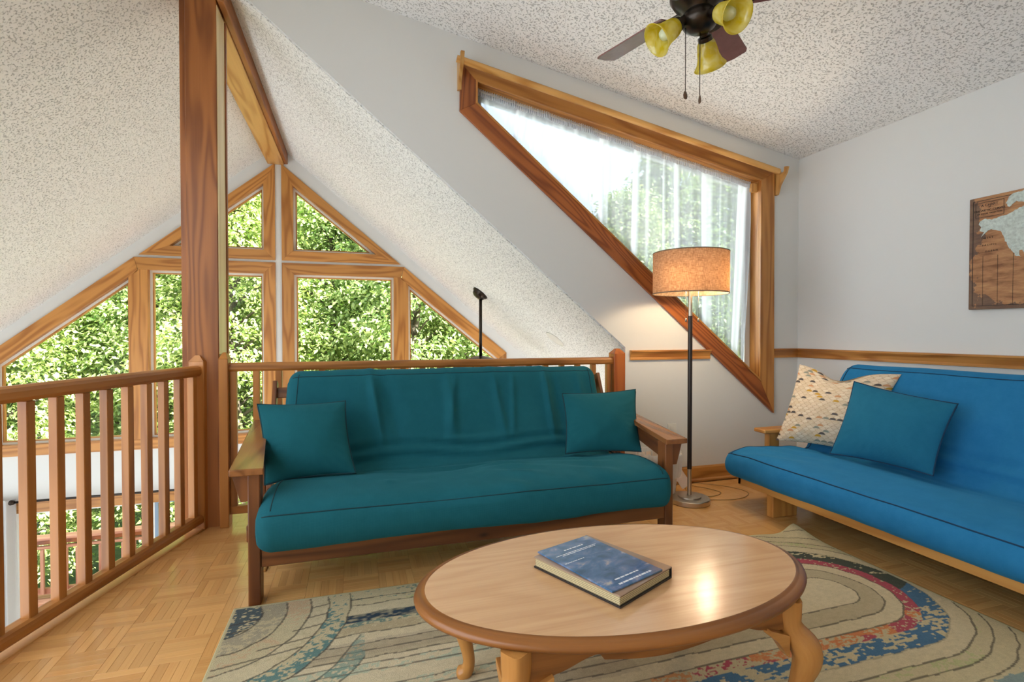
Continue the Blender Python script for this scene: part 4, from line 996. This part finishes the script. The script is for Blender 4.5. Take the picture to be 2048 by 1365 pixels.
MT = Matrix(((0, 0, -1), (-1, 0, 0), (0, 1, 0)))
ym = (ty0 + ty1) / 2
for b_, s_, dz in (('A CHART', .019, .017), ('OF', .009, .030), ('MAGNETIC CURVES', .0165, .046), ('OF EQUAL VARIATION', .0115, .064)):
    text('chart_title', b_, s_, (xf - .001, ym, MZ1 - .033 - dz), MT, INKD, mp_)
for b_, y, z in (('G R E A T', MY1 - .09, MZ1 - .235), ('P A C I F I C', MY1 - .10, MZ1 - .275), ('O C E A N', MY1 - .11, MZ1 - .31)): text('chart_lettering', b_, .013, (xf - .001, y, z), MT, INKD, mp_)
CONT = m_flat('pale_continent', lin(196, 206, 198), .8, nscale=75, nstr=.6, cvar=.45)
def coast(P):
    out = []
    for i, p in enumerate(P):
        q = P[(i + 1) % len(P)]; m = max(2, int(math.dist(p, q) / .008))
        for k in range(m):
            f = k / m; out.append((p[0] + (q[0] - p[0]) * f + random.uniform(-.003, .003), p[1] + (q[1] - p[1]) * f + random.uniform(-.003, .003)))
    return out
na = [(.055, -.135), (.075, -.125), (.11, -.135), (.15, -.13), (.19, -.12), (.23, -.10), (.27, -.09), (.32, -.10), (.38, -.12), (.40, -.16), (.37, -.20), (.34, -.24), (.31, -.28), (.285, -.31), (.27, -.345), (.255, -.35), (.25, -.325), (.235, -.33), (.24, -.36), (.225, -.355), (.205, -.33), (.19, -.30), (.175, -.265), (.165, -.235), (.15, -.21), (.125, -.195), (.10, -.19), (.085, -.205), (.06, -.225), (.075, -.20), (.055, -.19), (.062, -.17), (.048, -.155)]
MB().slab([(MY1 - a, MZ1 + b) for a, b in coast(na)], [], lambda a, b, n: (xf + n, a, b), -.0025, 0).build('continent', CONT, mp_)
gl = [(.175, -.06), (.19, -.03), (.21, -.012), (.27, -.01), (.33, -.02), (.35, -.05), (.32, -.08), (.28, -.085), (.25, -.07), (.22, -.06), (.19, -.085)]
MB().slab([(MY1 - a, MZ1 + b) for a, b in coast(gl)], [], lambda a, b, n: (xf + n, a, b), -.0025, 0).build('continent', CONT, mp_)
MB().slab([(MY1 - a, MZ1 + b) for a, b in coast([(.6, -.1), (.8, -.06), (1.0, -.08), (1.03, -.25), (.9, -.3), (.85, -.45), (.75, -.5), (.7, -.35), (.6, -.25)])], [], lambda a, b, n: (xf + n, a, b), -.0025, 0).build('continent', CONT, mp_)

# ------------------------------------------------------------------ loft ceiling fan
cf = thing('ceiling_fan', 'bronze ceiling fan with amber glass shades over the loft', 'fan'); FC = Vector((1.33, 1.76, 0)); fz = 2.45
zc = zd(FC.x)
MB().lathe([(0, zc - .002), (.065, zc - .002), (.06, zc - .03), (.03, zc - .06), (0, zc - .06)], FC, seg=28).build('canopy', BRONZE, cf, sharp=40)
MB().lathe([(.012, zc - .06), (.012, fz + .13)], FC, seg=14).build('downrod', BRONZE, cf)
MB().lathe([(0, fz + .14), (.05, fz + .135), (.105, fz + .11), (.115, fz + .07), (.115, fz + .02), (.10, fz - .005), (.07, fz - .02), (.055, fz - .04), (.068, fz - .055), (.072, fz - .075), (.062, fz - .10), (.035, fz - .118), (0, fz - .122)], FC, seg=40).build('motor_housing', BRONZE, cf, sharp=40)
bl_poly = [(.15, -.05), (.20, -.058), (.50, -.066), (.523, -.058), (.533, .0), (.523, .058), (.50, .066), (.20, .058), (.15, .05)]
for k in range(5):
    a = math.radians(35.5 + 72 * k); R = Matrix.Rotation(a, 3, 'Z') @ Matrix.Rotation(math.radians(-13), 3, 'X')
    MB().slab(bl_poly, [], lambda x, y, n, R=R: FC + Vector((0, 0, fz)) + R @ Vector((x, y, n)), -.003, .003).build('blade', W_BLADE, cf, bev=.002)
    MB().slab([(.09, -.014), (.15, -.02), (.20, -.04), (.225, -.02), (.23, 0), (.225, .02), (.20, .04), (.15, .02), (.09, .014)], [], lambda x, y, n, R=R: FC + Vector((0, 0, fz - .006)) + R @ Vector((x, y, n)), -.003, .003).build('blade_iron', BRONZE, cf, bev=.002)
def m_amber():
    t = Nt('amber_glass'); d = t.n('ShaderNodeBsdfDiffuse'); tr = t.n('ShaderNodeBsdfTranslucent'); g = t.n('ShaderNodeBsdfGlossy'); g.inputs['Roughness'].default_value = .12
    tc = t.n('ShaderNodeTexCoord'); nz = t.n('ShaderNodeTexNoise', i_Scale=14.0, i_Detail=2.0, i_Distortion=1.5); t.l(tc, 'Object', nz, 'Vector')
    c_ = ramp(t, nz.outputs[0], [(.35, lin(240, 222, 62)), (.65, lin(253, 244, 160))])
    for n_ in (d, tr): t.t.links.new(c_, n_.inputs[0])
    m1_ = t.n('ShaderNodeMixShader'); m1_.inputs[0].default_value = .62; t.l(d, 0, m1_, 1); t.l(tr, 0, m1_, 2)
    m2_ = t.n('ShaderNodeMixShader'); m2_.inputs[0].default_value = .07; t.l(m1_, 0, m2_, 1); t.l(g, 0, m2_, 2); t.l(m2_, 0, t.out, 0); return t.m
AMB = m_amber(); FROST = m_flat('frosted_bulb', lin(214, 222, 190), .5, nscale=20, nstr=.01)
for k, (ad, tilt) in enumerate(((173, 52), (38, 46), (-84, 58))):
    a = math.radians(ad); dr = Vector((math.cos(a), math.sin(a), 0)); ax_ = (dr * math.sin(math.radians(tilt)) + Vector((0, 0, -math.cos(math.radians(tilt))))).normalized()
    R = ax_.to_track_quat('Z', 'Y').to_matrix(); o_ = FC + Vector((0, 0, fz - .075)) + dr * .06
    MB().lathe([(.018, -.02), (.018, .03), (.027, .034), (.030, .06), (.026, .066), (0, .066)], o_, R=R, seg=24).build('socket', BRONZE, cf, sharp=40)
    sh = [(.030, .05), (.036, .062), (.040, .085), (.044, .115), (.053, .140), (.066, .158), (.0635, .158), (.050, .139), (.041, .114), (.037, .085), (.033, .064), (.027, .052)]
    MB().lathe(sh, o_, R=R, seg=40, cap=False).build('glass_shade', AMB, cf)
    MB().lathe([(0, .06), (.014, .062), (.022, .085), (.026, .105), (.020, .125), (0, .134)], o_, R=R, seg=20).build('bulb', FROST, cf)
for px_, dz, ang_ in ((-.055, .355, 0.3), (.003, .372, 1.2)):
    q = FC + RT * px_; zt = fz - .10; z1 = fz - dz
    MB().tube([(q.x, q.y, zt + .0), (q.x, q.y, z1)], .0016, 6).build('pull_chain', BRONZE, cf)
    MB().lathe([(0, -.034), (.010, -.030), (.0125, -.018), (.007, -.004), (.002, 0)], (q.x, q.y, z1), seg=16, sx=1.0, sy=.4, R=Matrix.Rotation(ang_, 3, 'Z')).build('chain_fob', m_flat('walnut_fob', lin(92, 68, 52), .4, nscale=40, nstr=.02), cf)

# far ceiling fan in the great room
gf = thing('ceiling_fan', 'dark ceiling fan on a long rod behind the railing', 'fan'); GC = Vector((1.235, 5.09, 0)); gz = zr(1.235)
nrm = Vector((SL, 0, 1)).normalized(); Rn = (-nrm).to_track_quat('Z', 'Y').to_matrix()
MB().lathe([(0, 0), (.088, 0), (.086, .012), (.070, .03), (.066, .045), (.045, .06), (0, .066)], GC + Vector((0, 0, gz)), R=Rn, seg=32).build('canopy', BRONZE, gf, sharp=30)
MB().lathe([(.016, gz - .02), (.016, .88)], GC, seg=14).build('downrod', BRONZE, gf)
MB().lathe([(0, .895), (.03, .89), (.10, .875), (.135, .86), (.14, .80), (.11, .76), (.05, .74), (.05, .70), (0, .70)], GC, seg=36).build('motor_housing', BRONZE, gf, sharp=40)
for k in range(5):
    R = Matrix.Rotation(math.radians(10 + 72 * k), 3, 'Z') @ Matrix.Rotation(math.radians(11), 3, 'X')
    MB().slab([(.13, -.04), (.2, -.06), (.62, -.068), (.64, 0), (.62, .068), (.2, .06), (.13, .04)], [], lambda x, y, n, R=R: GC + Vector((0, 0, .79)) + R @ Vector((x, y, n)), -.003, .003).build('blade', W_BLADE, gf)
# round ceiling grille
gr = thing('ceiling_speaker', 'round white grille set in the sloped ceiling right of the far fan', 'speaker'); gp = Vector((1.80, 4.46, zr(1.80)))
MB().lathe([(0, .004), (.085, .004), (.088, .008), (.098, .006), (.102, -.004), (.102, -.01)], gp, R=Rn, seg=40).build('grille', WHITEP, gr, sharp=40)
MB().tube([gp + Rn @ Vector((.098 * math.cos(a), .098 * math.sin(a), .004)) for a in np.linspace(0, 6.283, 49)[:-1]], .005, 6, closed=True).build('rim', SASH, gr)

# small loose floor block by the futon leg
MB_ = MB().b2((-.47, 2.62, 0.0005), (-.40, 2.70, .012), ch=.002).build('wood_block', W_BEAM); tag(MB_, 'small loose wooden block on the parquet behind the futon leg', 'block')

# ------------------------------------------------------------------ lower level curtain and rod
rd = thing('curtain_rod', 'dark metal curtain rod over the lower patio door', 'curtain rod')
MB().tube([(-3.17, YG - .09, -.527), (-1.0, YG - .09, -.527), (1.25, YG - .09, -.527)], .012, 10).build('rod', BRONZE, rd)
MB().lathe([(0, -.03), (.02, -.024), (.026, 0), (.02, .024), (.01, .03), (0, .03)], (-3.19, YG - .09, -.527), R=Matrix.Rotation(math.radians(90), 3, 'Y'), seg=16).build('finial', BRONZE, rd)
for x in (-3.1, 1.2): MB().b2((x - .01, YG - .095, -.545), (x + .01, YG, -.51)).build('bracket', BRONZE, rd)
lc = thing('long_curtain', 'pale grey floor-length curtain at the left end of the lower rod', 'curtain')
MB().grid(lambda u, v: (-3.62 + u * .46 + .03 * v * (u - .2), YG - .09 + .035 * math.sin(u * 27) + .012 * math.sin(u * 61 + v * 3), -.50 - 2.2 * v), 120, 16).build('drape', m_sheer('grey_linen', (.62, .61, .60, 1), 0.02, .25), lc)

# ------------------------------------------------------------------ outdoors
DZ = -2.83; W_DECK = m_wood('deck_redwood', lin(196, 140, 112), lin(160, 98, 72), .6, rings=5)
dk = struct(MB().b2((-8, YG + .2, DZ - .2), (4.5, 9.5, DZ - .03), ch=0).build('ground', W_DECK), 'deck base'); dk.name = 'deck'
mb0 = MB().box((0, 0, 0), (12.5, .135, .028), u=0).build('deck_plank', W_DECK, dk)
for k in range(23):
    o = mb0 if k == 0 else mb0.copy()
    if k: COL.objects.link(o)
    o.location = (-1.75, YG + .29 + k * .14, DZ - .014)
dr = thing('deck_railing', 'sunlit wooden deck railing outside the lower patio door', 'railing')
dy = 9.3
MB().b2((-8, dy - .09, -1.945), (4.5, dy + .09, -1.908), u=0).build('cap_rail', W_DECK, dr)
MB().b2((-8, dy - .02, -2.03), (4.5, dy + .02, -1.945), u=0).build('top_board', W_DARK, dr)
MB().b2((-8, dy - .045, -2.09), (4.5, dy + .02, -2.05), u=0).build('sub_rail', W_DECK, dr)
MB().b2((-8, dy - .045, -2.76), (4.5, dy + .02, -2.68), u=0).build('bottom_rail', W_DECK, dr)
db = MB().box((0, dy - .06, -2.42), (.042, .042, .66), u=2).build('baluster', W_DECK, dr)
for k in range(85):
    o = db if k == 0 else db.copy()
    if k: COL.objects.link(o)
    o.location = (-7.9 + k * .145, 0, 0)
for x in (-7, -5.2, -2.9, -.9, 1.2, 3.2): MB().b2((x - .045, dy, DZ), (x + .045, dy + .09, -1.945), u=2).build('post', W_DECK, dr)

GND = Nt('forest_floor'); tc = GND.n('ShaderNodeTexCoord'); nz = GND.n('ShaderNodeTexNoise', i_Scale=1.3, i_Detail=8.0, i_Roughness=.7); GND.l(tc, 'Object', nz, 'Vector')
GND.bsdf(ramp(GND, nz.outputs[0], [(.35, lin(46, 62, 24)), (.5, lin(86, 110, 44)), (.65, lin(140, 158, 76))]), .95, bump=nz.outputs[0], bstr=.8, bdist=.3)
def hill(u, v):
    x = -45 + 100 * u; y = 6.6 + 45 * v; z = -4.2 + max(0, y - 15) * .36 + .4 * noise.noise(Vector((x * .2, y * .2, 0)))
    if x > 2.5: z = min(z, -4.2 + max(0, y - 15) * .20)
    return (x, y, z)
struct(MB().grid(hill, 70, 50).build('ground', GND.m), 'wooded hillside beyond the deck')

LEAF = [m_leaf('leaf_bright', lin(104, 134, 50), lin(222, 224, 160)), m_leaf('leaf_mid', lin(92, 124, 56), lin(204, 212, 146))]
BARK = m_flat('bark', lin(104, 92, 76), .9, nscale=18, nstr=.6, cvar=.4)
def make_tree(H, Rw, seed, nclu, nleaf, leaf, low=.12):
    r = np.random.default_rng(seed)
    mb = MB(); tp = [(0.12 * math.sin(k * 1.3 + seed), 0.12 * math.cos(k * 1.1 + seed), H * k / 8 * .92) for k in range(9)]
    mb.tube(tp, [.16 * (1 - k / 9.5) + .015 for k in range(9)], 8)
    cl = []
    for k in range(nclu):
        f = low + (1 - low) * r.random() ** .85; prof = math.sin(min(1, (f * 1.02)) ** .75 * math.pi * .93 + .18) ** .7 if f < 1 else .2
        rad = Rw * max(.18, prof) * (0.35 + .65 * math.sqrt(r.random())); a = r.random() * 6.283
        cl.append((rad * math.cos(a), rad * math.sin(a), f * H))
    for k in range(0, nclu, 6):
        x, y, z = cl[k]; z0 = max(.1 * H, z - .35 * math.hypot(x, y) - .2); mb.tube([(0, 0, z0), (x * .5, y * .5, (z0 + z) / 2 + .1), (x, y, z)], [.035, .02, .008], 5)
    cl = np.array(cl); n = nclu * nleaf; ci = np.repeat(np.arange(nclu), nleaf)
    off = r.normal(size=(n, 3)) * np.array([.23, .23, .10]); off[:, 2] -= .25 * (off[:, 0] ** 2 + off[:, 1] ** 2)
    P = cl[ci] + off; out = np.stack([P[:, 0], P[:, 1], np.zeros(n)], 1); out /= np.maximum(1e-3, np.linalg.norm(out, axis=1))[:, None]
    D = out * .6 + r.normal(size=(n, 3)) * .6 + np.array([0, 0, -.25]); D /= np.linalg.norm(D, axis=1)[:, None]
    Nn = np.array([0, 0, 1.0]) + r.normal(size=(n, 3)) * .55 + out * .35; S = np.cross(D, Nn); S /= np.maximum(1e-4, np.linalg.norm(S, axis=1))[:, None]; U = np.cross(S, D)
    ln_ = (leaf * (.65 + .7 * r.random(n)))[:, None]; wd = ln_ * .27
    V = np.stack([P, P + D * ln_ * .45 + S * wd + U * ln_ * .08, P + D * ln_ - U * ln_ * .05, P + D * ln_ * .45 - S * wd + U * ln_ * .08], 1).reshape(-1, 3)
    b = np.arange(n) * 4; F = np.stack([b, b + 1, b + 2, b, b + 2, b + 3], 1).reshape(-1, 3)
    me = bpy.data.meshes.new('foliage'); me.vertices.add(len(V)); me.vertices.foreach_set('co', V.astype(np.float32).ravel()); me.loops.add(F.size); me.loops.foreach_set('vertex_index', F.astype(np.int32).ravel())
    me.polygons.add(len(F)); me.polygons.foreach_set('loop_start', np.arange(0, F.size, 3, dtype=np.int32)); me.update(calc_edges=True)
    me.materials.append(LEAF[seed % 2]); t_ = mb.build('trunk', BARK); tm = t_.data; bpy.data.objects.remove(t_); return me, tm
VAR = [make_tree(9.4, 1.75, 1, 430, 95, .105), make_tree(9.0, 1.65, 2, 410, 95, .095), make_tree(9.8, 1.8, 3, 440, 95, .11), make_tree(9.0, 1.9, 4, 430, 95, .10)]
def tree(v, x, y, z, s, rz, label, grp):
    t = thing('leafy_tree', label, 'tree', grp, (x, y, z)); t.scale = (s, s, s); t.rotation_euler = (0, 0, rz)
    f_, t_ = VAR[v]; a = bpy.data.objects.new('foliage', f_); b = bpy.data.objects.new('trunk', t_)
    for o in (a, b): COL.objects.link(o); o.parent = t
    a['kind'] = 'stuff'
ORD = ['leftmost', 'second', 'third', 'fourth', 'fifth', 'sixth', 'seventh', 'eighth', 'ninth', 'tenth']
front = [(-8.4, 12.6, 0), (-6.3, 11.8, 1), (-4.2, 12.9, 2), (-2.4, 12.0, 3), (-.5, 12.7, 0), (1.3, 11.9, 2), (3.0, 12.8, 1)]
for k, (x, y, v) in enumerate(front):
    tree(v, x, y, -4.3, 1.0 + .04 * math.sin(k * 3), k * 1.7, ('leftmost' if k == 0 else ORD[k] + ' from the left') + ' of the near leafy trees beyond the gable windows', 'near trees beyond the gable windows')
side = [(6.4, 11.2, 3, .98), (8.3, 12.3, 0, 1.12), (10.4, 12.0, 2, 1.18), (12.6, 13.2, 1, 1.2)]
for k, (x, y, v, s) in enumerate(side):
    tree(v, x, y, -4.3, s, k * 2.1 + .5, ('leftmost' if k == 0 else ORD[k] + ' from the left') + ' of the leafy trees seen through the sheer curtain', 'trees behind the sheer curtain')
back = [(-15.5, 18.5, 2), (-12.3, 17.4, 0), (-9.2, 18.2, 1), (-6.2, 17.3, 3), (-3.3, 18.4, 2), (-.6, 17.2, 1), (2.0, 18.0, 0)]
for k, (x, y, v) in enumerate(back):
    tree(v, x, y, -3.6, 1.22, k * 2.9 + 1, ('leftmost' if k == 0 else ORD[k] + ' from the left') + ' of the far leafy trees beyond the gable windows', 'far trees beyond the gable windows')
